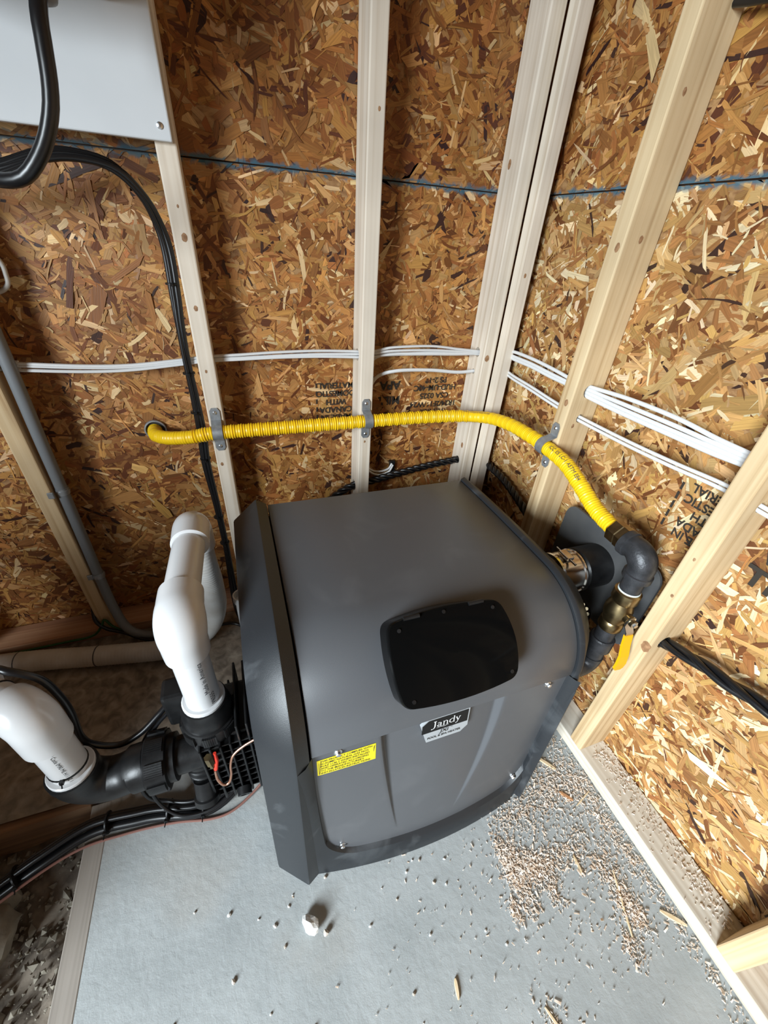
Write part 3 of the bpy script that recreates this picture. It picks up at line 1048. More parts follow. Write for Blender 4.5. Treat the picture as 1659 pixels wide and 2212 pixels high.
text_flat('badge_lettering', 'JXi', 0.0120, (-0.5475, yb - 0.0020, 0.4055), (1, 0, 0.0), (0.2, 0, 1), M_ink, badge, 'CENTER', 0.0003, 1.2)
text_flat('badge_lettering', 'TM', 0.0035, (-0.533, yb - 0.0020, 0.4095), (1, 0, 0), (0, 0, 1), M_ink, badge, 'CENTER')
text_flat('badge_lettering', 'POOL & SPA HEATER', 0.0075, (-0.5475, yb - 0.0020, 0.3945), (1, 0, 0), (0, 0, 1), M_ink, badge, 'CENTER', 0.0002, 0.98)

# lean the badge back with the panel it is stuck on
BM = (ypan(-0.5475, BZ1) - ypan(-0.5475, BZ0)) / (BZ1 - BZ0)
for o in [badge] + [c for c in bpy.data.objects if c.parent == badge]:
    for v in o.data.vertices:
        v.co.y += BM * (v.co.z + WL[o.name].z - BZ0)
        v.co.z -= 0.008
        v.co.y -= BM * 0.008

# water header on the left side with ribs, union nuts and drain plug
hx0, hx1, hy0, hy1, hz0, hz1 = -0.992, -0.872, -0.722, -0.595, 0.105, 0.318
header = box('water_header', hx0 + .004, hx1, hy0 + .010, hy1, hz0, hz1, M_blackp, ht, bev=0.008)
for i in range(6):
    x = -0.988 + i * 0.0185
    bm = bmesh.new()
    bbox(bm, x - 0.0022, x + 0.0022, hy0 - 0.010, hy1 + .01, hz0 - 0.006, hz1 + (0.050 if i >= 4 else -0.006), 0.0012, 1)
    frombm('rib', bm, M_blackp, header)
for i in range(9):
    z = hz0 + 0.004 + i * 0.0245
    box('cross_rib', hx0 + .003, hx1 + .002, hy0 - 0.004, hy0 + 0.015, z - 0.0022, z + 0.0022, M_blackp, header, bev=0.0008, seg=1)
for i in range(4):
    z = 0.135 + i * 0.024
    turn('collar_ring', (-1.004, -0.680, z), (0, 0, 1), [(0, 0.030), (0.003, 0.034), (0.013, 0.034), (0.016, 0.030)], M_blackp, header)
RX, RY = -0.965, -0.676
YI, ZI = -0.685, 0.245
turn('outlet_port', (RX, RY, 0.20), (0, 0, 1), [(0, 0.045), (0.10, 0.045), (0.12, 0.048)], M_blackp, header)
turn('inlet_port', (-0.960, YI, ZI), (-1, 0, 0), [(0, 0.037), (0.080, 0.037), (0.082, 0.046), (0.096, 0.046)], M_blackp, header)
turn('drain_plug', (-1.005, -0.705, 0.165), (-0.02, -0.5, -1), [(0, 0.022), (0.040, 0.022), (0.042, 0.026), (0.055, 0.026), (0.056, 0.019), (0.047, 0.017)], M_blackp, header)
turn('sensor_port', (-0.930, -0.728, 0.118), (0.0, -1, -0.3), [(0, 0.015), (0.016, 0.015), (0.0162, 0.0095), (0.004, 0.009)], M_blackp, header)


def grip_nut(name, o, d, r, h, parent, nb=8):
    """union nut with raised grip blocks"""
    ps = [turn_data(o, d, [(0, r * 0.80), (0.002, r * 0.93), (h * 0.9, r * 0.95), (h, r * 0.84), (h, r * 0.70), (h * 0.9, r * 0.68)], 40)]
    d = Vector(d).normalized()
    a0 = d.orthogonal().normalized()
    b0 = d.cross(a0)
    for k in range(nb):
        for g in range(7):
            a = 2 * math.pi * (k + (g - 3) * 0.088) / nb
            u = a0 * math.cos(a) + b0 * math.sin(a)
            tng = d.cross(u)
            wv = r * 0.030 * (8 / nb)
            c = Vector(o)
            V = []
            for t in (h * 0.10, h * 0.84):
                for ww in (-wv, wv):
                    for rr in (r * 0.92, r * 1.015):
                        V.append(tuple(c + d * t + u * rr + tng * ww))
            ps.append((V, [(0, 1, 3, 2), (4, 6, 7, 5), (0, 2, 6, 4), (1, 5, 7, 3), (0, 4, 5, 1), (2, 3, 7, 6)]))
        a = 2 * math.pi * k / nb
        u = a0 * math.cos(a) + b0 * math.sin(a)
    V, F = join(ps)
    return mk(name, V, F, M_blackp, parent, True)


grip_nut('union_nut', (RX, RY, 0.317), (0, 0, 1), 0.053, 0.036, header)
grip_nut('union_nut', (-1.0545, YI, ZI), (-1, 0, 0), 0.0575, 0.042, header)
box('wire_box', -1.046, -0.99, -0.655, -0.605, 0.30, 0.395, M_blackp, header, bev=0.008)

# ------------------------------------------------------------------ outlet pipe: riser, bend, flexible hose to the floor
op = root('outlet_pipe', (-0.99, -0.45, 0), 'white plumbing pipe rising from the heater header, bending back and dropping to floor', 'pipe')
turn('tailpiece', (RX, RY, 0.343), (0, 0, 1), [(0, 0.046), (0.003, 0.0465), (0.035, 0.0455), (0.040, 0.043), (0.056, 0.0415), (0.058, 0.036)], M_blackp, op)
turn('bushing', (RX, RY, 0.395), (0, 0, 1), [(0, 0.0385), (0.010, 0.0385), (0.012, 0.036), (0.012, 0.030)], M_pvc, op)
R2 = 0.0302
tube('pipe', [(RX, RY, 0.36), (RX, RY, 0.56)], R2, M_pvc, op, n=6, sides=32)
text_round('pipe_print', 'Made in America', 0.0130, (RX, RY, 0.492), (0, 0, 1), (0.52, -0.85, 0), R2 + 0.0004, M_inkd, op)
text_round('pipe_print', 'PR555', 0.013, (RX, RY, 0.428), (0, 0, 1), (0.70, -0.70, 0), R2 + 0.0004, M_inkd, op)
# 90 degree elbow: vertical to backwards (+y)
ZL = 0.612
rb = 0.040
XE = -0.956
arc = [(RX, RY + rb - rb * math.cos(a), ZL - rb + rb * math.sin(a)) for a in np.linspace(0, math.pi / 2, 14)]
path = [(RX, RY, 0.541), (RX, RY, 0.543), (RX, RY, 0.562)] + arc + [(RX, RY + rb + 0.010, ZL), (RX, RY + rb + 0.033, ZL), (RX, RY + rb + 0.035, ZL)]
rad = [0.0305, 0.0366, 0.0372] + [0.0372 + 0.0030 * math.sin(math.pi * k / 13) for k in range(14)] + [0.0372, 0.0366, 0.0305]
V, F = tube_data(path, rad, 36)
mk('elbow', V, F, M_pvc, op, True)
tube('pipe', [(RX, RY + rb + 0.02, ZL), (XE, -0.42, ZL)], R2, M_pvc, op, n=4, sides=32)
rb2 = 0.042
y1 = -0.425
arc = [(XE, y1 + rb2 * math.sin(a), ZL - rb2 + rb2 * math.cos(a)) for a in np.linspace(0, math.pi / 2, 12)]
path = [(XE, y1 - 0.045, ZL), (XE, y1 - 0.043, ZL), (XE, y1 - 0.004, ZL)] + arc + [(XE, y1 + rb2, ZL - rb2 - 0.03), (XE, y1 + rb2, ZL - rb2 - 0.032)]
V, F = tube_data(path, [0.031, 0.0362] + [0.0364] * 13 + [0.0362, 0.031], 36)
mk('elbow', V, F, M_pvc, op, True)
hp = [(XE, y1 + rb2, 0.55), (XE, -0.375, 0.48), (-0.957, -0.340, 0.38), (-0.968, -0.295, 0.25), (-1.005, -0.255, 0.13), (-1.075, -0.235, 0.050), (-1.16, -0.222, 0.033), (-1.35, -0.188, 0.032), (-1.6, -0.145, 0.032), (-1.95, -0.125, 0.032), (-2.9, -0.125, 0.032)]
C = spline(hp, 760)
rr = R2 + 0.0004 * np.sin(np.arange(760) * 2.1)
V, F = tube_data(C, rr, 24)
mk('flexible_hose', V, F, M_pvch, op, True)
for k in (150, 262, 330):
    V, F = tube_data(C[k:k + 2], R2 + 0.0007, 24)
    mk('hose_mark', V, F, M_inkd, op, True)

# ------------------------------------------------------------------ inlet pipe: black sweep elbow and white stub
ip = root('inlet_pipe', (-1.20, -0.685, 0), 'white pipe standing in a black sweep elbow left of the heater header', 'pipe')
XI = -1.208
rs = 0.052
arc = [(XI + rs - rs * math.sin(a), YI, ZI - 0.012 + rs - rs * math.cos(a)) for a in np.linspace(0, math.pi / 2, 16)]
z1_ = ZI - 0.012 + rs
path = [(-1.094, YI, ZI), (-1.122, YI, ZI - 0.003), (-1.124, YI, ZI - 0.004), (-1.142, YI, ZI - 0.010)] + arc[1:] + [(XI, YI, z1_ + 0.003), (XI, YI, z1_ + 0.004), (XI, YI, z1_ + 0.018), (XI, YI, z1_ + 0.0185)]
rad = [0.0445, 0.0445, 0.0395, 0.0390] + [0.0390 + 0.002 * k / 15 for k in range(15)] + [0.041, 0.0425, 0.0425, 0.037]
V, F = tube_data(path, rad, 40)
mk('sweep_elbow', V, F, M_blackp, ip, True)
zt = z1_ + 0.0185
turn('bushing', (XI, YI, zt - 0.004), (0, 0, 1), [(0, 0.0385), (0.009, 0.0385), (0.0105, 0.037), (0.0105, 0.030)], M_pvc, ip)
tube('pipe', [(XI, YI, zt - 0.01), (XI, YI, 0.45)], R2, M_pvc, ip, n=4, sides=32)
text_round('pipe_print', 'P Code IM90 ME H11 LZ 10', 0.0086, (XI, YI, 0.356), (0, 0, -1), (0.30, -0.95, 0.0), R2 + 0.0004, M_ink, ip)
ZU = 0.488
rb = 0.030
LD = Vector((-0.80, 0.60, 0.0))


def leg(h, z): return (XI + LD.x * h, YI + LD.y * h, z)


arc = [leg(rb - rb * math.cos(a), ZU - rb + rb * math.sin(a)) for a in np.linspace(0, math.pi / 2, 12)]
path = [(XI, YI, ZU - rb - 0.050), (XI, YI, ZU - rb - 0.048), (XI, YI, ZU - rb - 0.004)] + arc + [leg(rb + 0.010, ZU), leg(rb + 0.0115, ZU)]
V, F = tube_data(path, [0.031, 0.0366] + [0.0370] * 13 + [0.0366, 0.031], 36)
mk('elbow', V, F, M_pvc, ip, True)
tube('pipe', [leg(rb, ZU), leg(0.71, ZU)], R2, M_pvc, ip, n=4, sides=32)
turn('coupling', leg(0.105, ZU), LD, [(0, 0.0305), (0.0015, 0.0365), (0.075, 0.0365), (0.0765, 0.0305)], M_pvc, ip)
arc2 = [leg(0.72 + 0.035 * math.sin(a), ZU - 0.035 + 0.035 * math.cos(a)) for a in np.linspace(0, math.pi / 2, 10)]
V, F = tube_data([leg(0.675, ZU), leg(0.677, ZU)] + arc2 + [leg(0.755, ZU - 0.075), leg(0.755, ZU - 0.077)], [0.0305, 0.0365] + [0.037] * 10 + [0.0365, 0.031], 32)
mk('elbow', V, F, M_pvc, ip, True)
tube('pipe', [leg(0.755, ZU - 0.06), leg(0.755, 0.0)], R2, M_pvc, ip, n=4, sides=32)

# ------------------------------------------------------------------ gas hose, straps and valve
gh = root('gas_hose', (-0.5, -0.11, 0.69), 'yellow corrugated gas hose strapped across the studs above the heater', 'gas hose')
GR = 0.0185
gy = -D - GR - 0.001
gx = -D - GR - 0.001
gp = [(-1.051, -0.0058, 0.670), (-1.050, -0.020, 0.671), (-1.040, -0.060, 0.676), (-1.005, -0.094, 0.681), (-0.95, gy, 0.686), (-0.889, gy, 0.692), (-0.73, gy, 0.693), (-0.476, gy, 0.694),
      (-0.32, gy, 0.694), (-0.20, -0.112, 0.692), (-0.135, -0.137, 0.695), (-0.112, -0.20, 0.712), (gx, -0.29, 0.728), (gx, -0.38, 0.733), (gx, -0.44, 0.732), (gx, -0.52, 0.724), (-0.112, -0.585, 0.703), (-0.115, -0.65, 0.678), (-0.118, -0.715, 0.668)]
NS = 1150
C = spline(gp, NS)
i_ = np.arange(NS)
x_ = C[:, 0]
amp = np.where((x_ < -0.15) & (i_ > 120), 0.0015, 0.0007)
rr = GR - 0.0018 + amp * (1 + np.sin(i_ * 2 * math.pi / 4.6)) * (0.75 + 0.35 * np.sin(i_ * 0.37))
V, F = tube_data(C, rr, 18)
mk('hose', V, F, M_yel, gh, True)
a = int(NS * 0.835)
text_path('hose_print', 'ICC ES LC-1 ASTM E84', 0.0125, C[a:], (-0.62, -0.2, 0.75), GR + 0.0011, M_inkd, gh)
a = int(NS * 0.60)
text_path('hose_print', 'CSA 1-1/4 EHD 41 MADE IN USA', 0.0075, C[a:], (-0.60, -0.1, 0.79), GR + 0.0011, M_inkd, gh)
turn('wall_sleeve', (-1.0495, -0.004, 0.671), (0.02, -1, 0), [(0, 0.0275), (0.007, 0.0275), (0.0075, 0.024), (0.001, 0.023)], M_galv, gh)
mk('bore_dark_disc', *turn_data((-1.0495, -0.0045, 0.671), (0, -1, 0), [(0, 0.023), (0.001, 0.023)], 28), M_ink, gh)  # flat black disc, the hole's inner darkness put in as colour

gv = root('gas_valve', (-0.12, -0.797, 0.33), 'brass ball valve under a black iron elbow at the end of gas hose', 'valve')
hd = Vector((-0.002, -1, -0.05)).normalized()
o0 = Vector((-0.118, -0.706, 0.6685))
turn('hose_nut', o0, hd, [(0, 0.0215), (0.003, 0.0245), (0.022, 0.0245), (0.025, 0.022)], M_brass, gv, 6, False)
turn('hose_nut', o0 + hd * 0.0255, hd, [(0, 0.0255), (0.012, 0.0255), (0.014, 0.021)], M_brass, gv, 6, False)
turn('thread', o0 + hd * 0.038, hd, [(0, 0.019), (0.003, 0.020), (0.006, 0.019), (0.009, 0.020), (0.012, 0.019)], M_brass, gv)
GX, GY = -0.120, -0.798
re_ = 0.030
zE = 0.665
e0 = Vector((GX, GY + re_, zE))
arc = [(GX, GY + re_ - re_ * math.sin(a), zE - re_ + re_ * math.cos(a)) for a in np.linspace(0, math.pi / 2, 14)]
path = [(GX, GY + re_ + 0.0235, zE), (GX, GY + re_ + 0.022, zE), (GX, GY + re_ + 0.010, zE), (GX, GY + re_ + 0.0085, zE)] + arc + [(GX, GY, zE - re_ - 0.0085), (GX, GY, zE - re_ - 0.010), (GX, GY, zE - re_ - 0.022), (GX, GY, zE - re_ - 0.0235)]
rad = [0.025, 0.0275, 0.0275, 0.0248] + [0.0248 + 0.002 * math.sin(math.pi * k / 13) for k in range(14)] + [0.0248, 0.0275, 0.0275, 0.025]
V, F = tube_data(path, rad, 32)
mk('iron_elbow', V, F, M_iron, gv, True)
turn('nipple', (GX, GY, 0.575), (0, 0, 1), [(0, 0.0205), (0.045, 0.0205)], M_iron, gv)
turn('sealant_bead', (GX, GY, 0.5775), (0, 0, 1), [(0, 0.0215), (0.002, 0.0215), (0.003, 0.0206)], M_teflon, gv)
vb = turn('valve_body', (GX, GY, 0.465), (0, 0, 1), [(0, 0.022), (0.004, 0.0245), (0.022, 0.0245), (0.026, 0.022), (0.034, 0.024), (0.048, 0.0275), (0.062, 0.0275), (0.075, 0.024), (0.082, 0.0225), (0.088, 0.0262), (0.110, 0.0262), (0.1125, 0.023)], M_brass, gv)
turn('lower_nipple', (GX, GY, 0.36), (0, 0, 1), [(0, 0.0205), (0.10, 0.0205), (0.106, 0.0205)], M_iron, gv)
turn('iron_coupling', (GX, GY, 0.395), (0, 0, 1), [(0, 0.024), (0.003, 0.0265), (0.035, 0.0265), (0.038, 0.024)], M_iron, gv)
arc = [(GX - 0.03 + 0.03 * math.cos(a), GY, 0.36 - 0.03 * math.sin(a)) for a in np.linspace(0, math.pi / 2, 10)]
V, F = tube_data([(GX, GY, 0.368)] + arc + [(-0.219, GY, 0.33)], 0.0225, 24)
mk('supply_bend', V, F, M_iron, gv, True)
sd = Vector((-0.10, -1, 0)).normalized()
s0 = Vector((GX, GY, 0.522))
turn('valve_stem', s0 + sd * 0.022, sd, [(0, 0.0115), (0.012, 0.0115), (0.013, 0.0085), (0.024, 0.0085)], M_brass, gv)
turn('stem_nut', s0 + sd * 0.0395, sd, [(0, 0.0085), (0.007, 0.0085), (0.008, 0.005), (0.011, 0.005)], M_zinc, gv, 6, False)
# flat cranked lever, bare steel near the stem, yellow grip
ld = Vector((0.02, 0.05, -1)).normalized()
lx = sd.cross(ld).normalized()


def lever(name, st, m, th, parent):
    V = []
    for t, off, wd in st:
        c = s0 + sd * (0.037 + off) + ld * t
        for a_, b_ in ((-1, -1), (1, -1), (1, 1), (-1, 1)):
            V.append(tuple(c + lx * wd * a_ + sd * th * b_))
    F = [(0, 3, 2, 1)]
    for i in range(len(st) - 1):
        for k in range(4):
            F.append((i * 4 + k, i * 4 + (k + 1) % 4, i * 4 + 4 + (k + 1) % 4, i * 4 + 4 + k))
    n = (len(st) - 1) * 4
    F.append((n, n + 1, n + 2, n + 3))
    return mk(name, V, F, m, parent)


lv = lever('valve_lever', [(-0.010, 0.0, 0.007), (0.0, 0.0, 0.010), (0.012, 0.0, 0.010), (0.024, 0.010, 0.009), (0.040, 0.012, 0.009)], M_zinc, 0.0013, gv)
lever('lever_grip', [(0.030, 0.0105, 0.0098), (0.058, 0.018, 0.0105), (0.082, 0.027, 0.0108), (0.105, 0.031, 0.012), (0.120, 0.031, 0.0115), (0.126, 0.031, 0.007)], M_lever, 0.0028, lv)


def strap(loc, wall, label):
    """two-hole pipe strap; local x along the pipe, built for the back or right wall"""
    s = root('pipe_strap', loc, label, 'strap', 'pipe straps on the gas hose')
    loc = Vector(loc)
    W2 = 0.0125
    prof = []
    th = 0.0018
    for k in range(5): prof.append((0.060 - k * 0.0085, 0.0012))
    for k in range(11):
        a = math.pi * k / 10
        prof.append(((GR + 0.0012) * math.cos(a), 0.0008 + GR + (GR + 0.0012) * math.sin(a) if True else 0))
    for k in range(4, -1, -1): prof.append((-(0.060 - k * 0.0085), 0.0012))
    V, F = [], []
    for i, (h, dd) in enumerate(prof):
        a = prof[max(0, i - 1)]; b = prof[min(len(prof) - 1, i + 1)]
        tx, ty = b[0] - a[0], b[1] - a[1]
        L = math.hypot(tx, ty)
        nx, ny = ty / L, -tx / L
        w_ = W2
        if i in (0, len(prof) - 1): w_ = W2 * 0.55
        for u, t_ in ((-w_, 0), (w_, 0), (w_, th), (-w_, th)):
            hh, d_ = h - nx * t_ * -1, dd + ny * t_ * -1
            hh, d_ = h + nx * t_ * (1 if ny * 1 <= 0 else 1), dd + abs(ny) * t_ if abs(ny) > 0.5 else dd + t_ * (0.7)
            if wall == 'back': V.append((loc.x + u, loc.y - d_, loc.z + hh))
            else: V.append((loc.x - d_, loc.y + u, loc.z + hh))
    for i in range(len(prof) - 1):
        for k in range(4):
            F.append((i * 4 + k, i * 4 + (k + 1) % 4, i * 4 + 4 + (k + 1) % 4, i * 4 + 4 + k))
    F += [(3, 2, 1, 0), tuple(range(len(V) - 4, len(V)))]
    mk('strap_band', V, F, M_galv, s, True)
    for sg in (1, -1):
        o = loc + Vector((0, 0, sg * 0.047))
        d_ = Vector((0, -1, 0)) if wall == 'back' else Vector((-1, 0, 0))
        turn('screw', o + d_ * 0.002, d_, [(0, 0.0048), (0.002, 0.0048), (0.0035, 0.003)], M_zinc, s, 14)
    return s


strap((-0.888, -D - 0.0002, 0.693), 'back', 'grey steel pipe strap on left stud beside the black cables')
strap((-0.4755, -D - 0.0002, 0.694), 'back', 'dark steel pipe strap on the middle stud of back wall')
strap((-D - 0.0002, YE + 0.019, 0.732), 'right', 'steel pipe strap on the right wall stud')

# ------------------------------------------------------------------ flue outlet on the right of the heater
fl = root('flue_pipe', (-0.15, -0.655, 0.5), 'short stainless flue pipe with clamp between heater and right wall', 'flue pipe')
fo = (-0.225, -0.655, 0.505)
turn('flue_tube', fo, (1, 0, 0), [(0, 0.046), (0.19, 0.046)], M_steel, fl, 40)
turn('flue_collar', (-0.185, -0.655, 0.505), (1, 0, 0), [(0, 0.047), (0.003, 0.052), (0.008, 0.053), (0.010, 0.0505), (0.060, 0.0505), (0.063, 0.053), (0.067, 0.053), (0.069, 0.047)], M_steel, fl, 40)
box('clamp_screw', -0.166, -0.145, -0.672, -0.640, 0.5555, 0.566, M_steel, fl, bev=0.003)
tube('clamp_bolt', [(-0.157, -0.690, 0.560), (-0.157, -0.625, 0.560)], 0.0028, M_steel, fl, n=3, sides=8)
turn('flue_sleeve', (-0.112, -0.655, 0.505), (1, 0, 0), [(0, 0.049), (0.004, 0.053), (0.075, 0.053)], M_blackp, fl, 40)
bm = bmesh.new()
bbox(bm, -0.040, -0.034, -0.83, -0.49, 0.36, 0.60, 0.0, 1)
es = [e for e in bm.edges if abs(e.verts[0].co.x - e.verts[1].co.x) > 0.004]
bmesh.ops.bevel(bm, geom=es, offset=0.035, segments=6, profile=0.5, affect='EDGES')
bmesh.ops.scale(bm, verts=bm.verts, vec=Vector((1, 0.86, 1)), space=Matrix.Translation(Vector((0, 0.655, 0))))
frombm('wall_plate', bm, M_rubber, fl, True)
# round gauge face on the heater side below the flue
gg = turn('pressure_dial', (-0.155, -0.735, 0.455), (-0.35, -0.7, 0.6), [(0, 0.03), (0.01, 0.032), (0.012, 0.028)], M_blackp, fl, 28)
dd = Vector((-0.35, -0.7, 0.6)).normalized()
qa = dd.orthogonal().normalized(); qb = dd.cross(qa)
for k in range(12):
    a = 2 * math.pi * k / 12
    c = Vector((-0.155, -0.735, 0.455)) + dd * 0.0122 + (qa * math.cos(a) + qb * math.sin(a)) * 0.023
    turn('dial_stud', c, dd, [(0, 0.0042), (0.001, 0.0038)], M_zinc, gg, 10)

# ------------------------------------------------------------------ cables
def cable(name, pts, r, m, label, cat='cable', group=None, n=None, sides=10, ell=(1, 1)):
    n = n or max(24, 14 * len(pts))
    o = tube(name, pts, r, m, None, n=n, sides=sides, ell=ell)
    tag(o, label, cat, group)
    return o


G_nm = 'white cables threaded through the studs'
zz = 0.862
back = [(-1.95, .004), (-1.33, 0.0), (-1.276, -.003), (-1.155, -.010), (-1.06, -.011), (-0.957, -.004), (-0.887, 0.002), (-0.80, .004), (-0.711, .007), (-0.60, .009), (-0.475, .007)]
nmlab = ['topmost white cable running behind black bundle to middle stud', 'middle white cable of three running behind black bundle', 'lowest white cable of three running behind black bundle']
for i in range(3):
    dz = (0.0082, 0.0, -0.0082)[i]
    pts = [(x, -0.05 - 0.0015 * i + 0.001 * math.sin(x * 9 + i), zz + o + dz * (0.75 + 0.35 * math.sin(x * 7 + i * 2))) for x, o in back]
    cable('white_cable', pts, 0.0036, M_nm, nmlab[i], group=G_nm, ell=(1.0, 1.3))
bc = [(-0.475, .004), (-0.442, 0.004), (-0.387, .011), (-0.27, .012), (-0.18, .006), (-0.115, .001), (-0.085, 0.0)]
lab4 = ['top white cable of four between middle and corner studs', 'second white cable of four between middle and corner studs', 'third white cable of four between middle and corner studs']
for i in range(3):
    dz = (0.009, 0.002, -0.005)[i]
    pts = [(x, -0.05 - 0.002 * (i % 2), 0.866 + o * (1.0 - 0.25 * i) + dz * (0.8 + 0.3 * math.sin(x * 15 + i))) for x, o in bc]
    cable('white_cable', pts, 0.0036, M_nm, lab4[i], group=G_nm, ell=(1.0, 1.3))
cable('white_cable', [(-0.452, -0.012, 0.80), (-0.446, -0.02, 0.835), (-0.428, -0.035, 0.858), (-0.38, -0.048, 0.866), (-0.27, -0.052, 0.866), (-0.18, -0.052, 0.864), (-0.09, -0.05, 0.864)], 0.0042, M_nm,
      'white cable curving up from behind middle stud to join the upper cables', group=G_nm, ell=(1, 1.3))
cable('white_cable', [(-0.452, -0.010, 0.60), (-0.451, -0.012, 0.69), (-0.446, -0.02, 0.755), (-0.426, -0.035, 0.800), (-0.368, -0.045, 0.818), (-0.262, -0.046, 0.817), (-0.17, -0.046, 0.808), (-0.116, -0.045, 0.809), (-0.09, -0.045, 0.812)], 0.0042, M_nm,
      'single thin white cable bending up just above the panel stamps', group=G_nm, ell=(1, 1.3))
cable('white_cable', [(-0.452, -0.010, 0.60), (-0.4515, -0.011, 0.54), (-0.447, -0.015, 0.505), (-0.430, -0.020, 0.480), (-0.400, -0.022, 0.470), (-0.365, -0.02, 0.475), (-0.350, -0.016, 0.492)], 0.0035, M_nm,
      'white cable loop hanging behind middle stud near the heater top', group=G_nm)
cable('white_cable', [(-0.452, -0.013, 0.60), (-0.4515, -0.016, 0.53), (-0.445, -0.02, 0.492), (-0.425, -0.024, 0.468), (-0.395, -0.026, 0.458), (-0.362, -0.023, 0.466), (-0.346, -0.017, 0.487)], 0.0035, M_nm,
      'lower white cable loop hanging behind middle stud near the heater top', group=G_nm)
box('cable_clip', -0.356, -0.338, -0.014, -0.002, 0.44, 0.50, M_blackp)
tag(bpy.data.objects['cable_clip'], 'small black clip on the back wall holding two white cable ends', 'clip')
# right wall, corner to the first stud
lab5 = ['upper white cable between corner and right wall stud', 'middle white cable between corner and right wall stud', 'lower white cable of three between corner and right wall stud']
for i in range(3):
    dz = (0.012, -0.001, -0.008)[i]
    pts = [(-0.03, -0.10, 0.872 + dz * .6), (-0.040, -0.146, 0.876 + dz), (-0.045, -0.234, 0.879 + dz), (-0.045, -0.32, 0.876 + dz), (-0.045, -0.40, 0.874 + dz * .7), (-0.045, -0.44, 0.874 + dz * .6)]
    cable('white_cable', pts, 0.0037, M_nm, lab5[i], group=G_nm, ell=(1.2, 1.0))
lab6 = ['topmost white cable sagging between the two right wall studs', 'second white cable of four between the two right wall studs', 'third white cable of four between the two right wall studs', 'bottom white cable of four between the two right wall studs']
for i in range(4):
    dz = (0.013, 0.004, -0.0045, -0.013)[i]
    s_ = (0.007, 0.002, 0.0, 0.0)[i]
    pts = [(-0.045, -0.425, 0.874 + dz * .7), (-0.045, -0.46, 0.873 + dz * 0.9), (-0.044, -0.564, 0.873 + dz + s_), (-0.044, -0.677, 0.875 + dz + s_), (-0.045, -0.76, 0.877 + dz), (-0.045, -0.815, 0.878 + dz * .8), (-0.045, -0.86, 0.878 + dz * .7)]
    cable('white_cable', pts, 0.0037, M_nm, lab6[i], group=G_nm, ell=(1.2, 1.0))
lw = [(-0.03, -0.10, 0.822), (-0.040, -0.158, 0.820), (-0.045, -0.251, 0.818), (-0.045, -0.34, 0.812), (-0.045, -0.40, 0.809), (-0.045, -0.46, 0.807), (-0.045, -0.596, 0.809), (-0.045, -0.709, 0.814), (-0.045, -0.811, 0.821), (-0.045, -0.88, 0.817), (-0.045, -0.96, 0.815), (-0.045, -1.2, 0.815), (-0.045, -1.45, 0.814), (-0.045, -1.72, 0.815)]
for i in range(2):
    pts = [(x, y, z + (0.0045, -0.0045)[i]) for x, y, z in lw]
    cable('white_cable', pts, 0.0037, M_nm, ['upper of two white cables below the main run on right wall', 'lowest white cable on right wall below the main run'][i], group=G_nm, n=150)
# white loop at the far left
cable('white_cable', [(-1.33, -0.03, 1.13), (-1.262, -0.035, 1.10), (-1.238, -0.035, 1.06), (-1.236, -0.035, 1.035), (-1.242, -0.035, 1.014), (-1.27, -0.03, 1.0), (-1.33, -0.03, 0.995)], 0.0045, M_pvch,
      'dull white cable loop at left edge above the grey conduit')
cable('black_cable', [(-0.03, -0.46, 1.47), (-0.03, -0.50, 1.462), (-0.03, -0.56, 1.455), (-0.03, -0.75, 1.45), (-0.03, -0.84, 1.455)], 0.006, M_blackc, 'thin dark cable at upper right corner behind right wall stud')


def twisted(pts, label, r=0.0062, pitch=0.075, n=160):
    """three conductors laid round each other: one cable"""
    C = spline(pts, n)
    T_, N2, B2 = frames(C)
    s = np.r_[0, np.cumsum(np.linalg.norm(np.diff(C, axis=0), axis=1))]
    rt_ = root('twisted_cable', tuple(C[n // 2]), label, 'cable', 'black twisted cables')
    for k in range(3):
        a = 2 * np.pi * (s / pitch + k / 3)
        P = C + (N2 * np.cos(a)[:, None] + B2 * np.sin(a)[:, None]) * r * 1.1
        tube('conductor', P, r, M_blackc, rt_, sides=10)
    return rt_


twisted([(-0.70, -0.11, 0.02), (-0.69, -0.085, 0.10), (-0.66, -0.05, 0.27), (-0.62, -0.04, 0.36), (-0.57, -0.04, 0.395), (-0.534, -0.045, 0.424), (-0.495, -0.045, 0.441), (-0.45, -0.045, 0.447), (-0.318, -0.045, 0.470), (-0.214, -0.045, 0.486), (-0.105, -0.045, 0.497), (-0.08, -0.045, 0.500)],
        'black twisted cable on the back wall behind the heater top')
twisted([(-0.025, -0.09, 0.508), (-0.03, -0.14, 0.507), (-0.035, -0.227, 0.507), (-0.04, -0.30, 0.497), (-0.045, -0.37, 0.482), (-0.05, -0.41, 0.474)], 'black twisted cable in the corner going behind the right wall stud', n=90)
twisted([(-0.05, -0.84, 0.475), (-0.05, -0.88, 0.480), (-0.05, -0.933, 0.498), (-0.05, -0.999, 0.512), (-0.05, -1.06, 0.527), (-0.05, -1.20, 0.548), (-0.05, -1.275, 0.555), (-0.05, -1.5, 0.54), (-0.05, -1.72, 0.55)], 'thick black cable leaving the near right stud toward the right edge', r=0.0066, pitch=0.22, n=170)

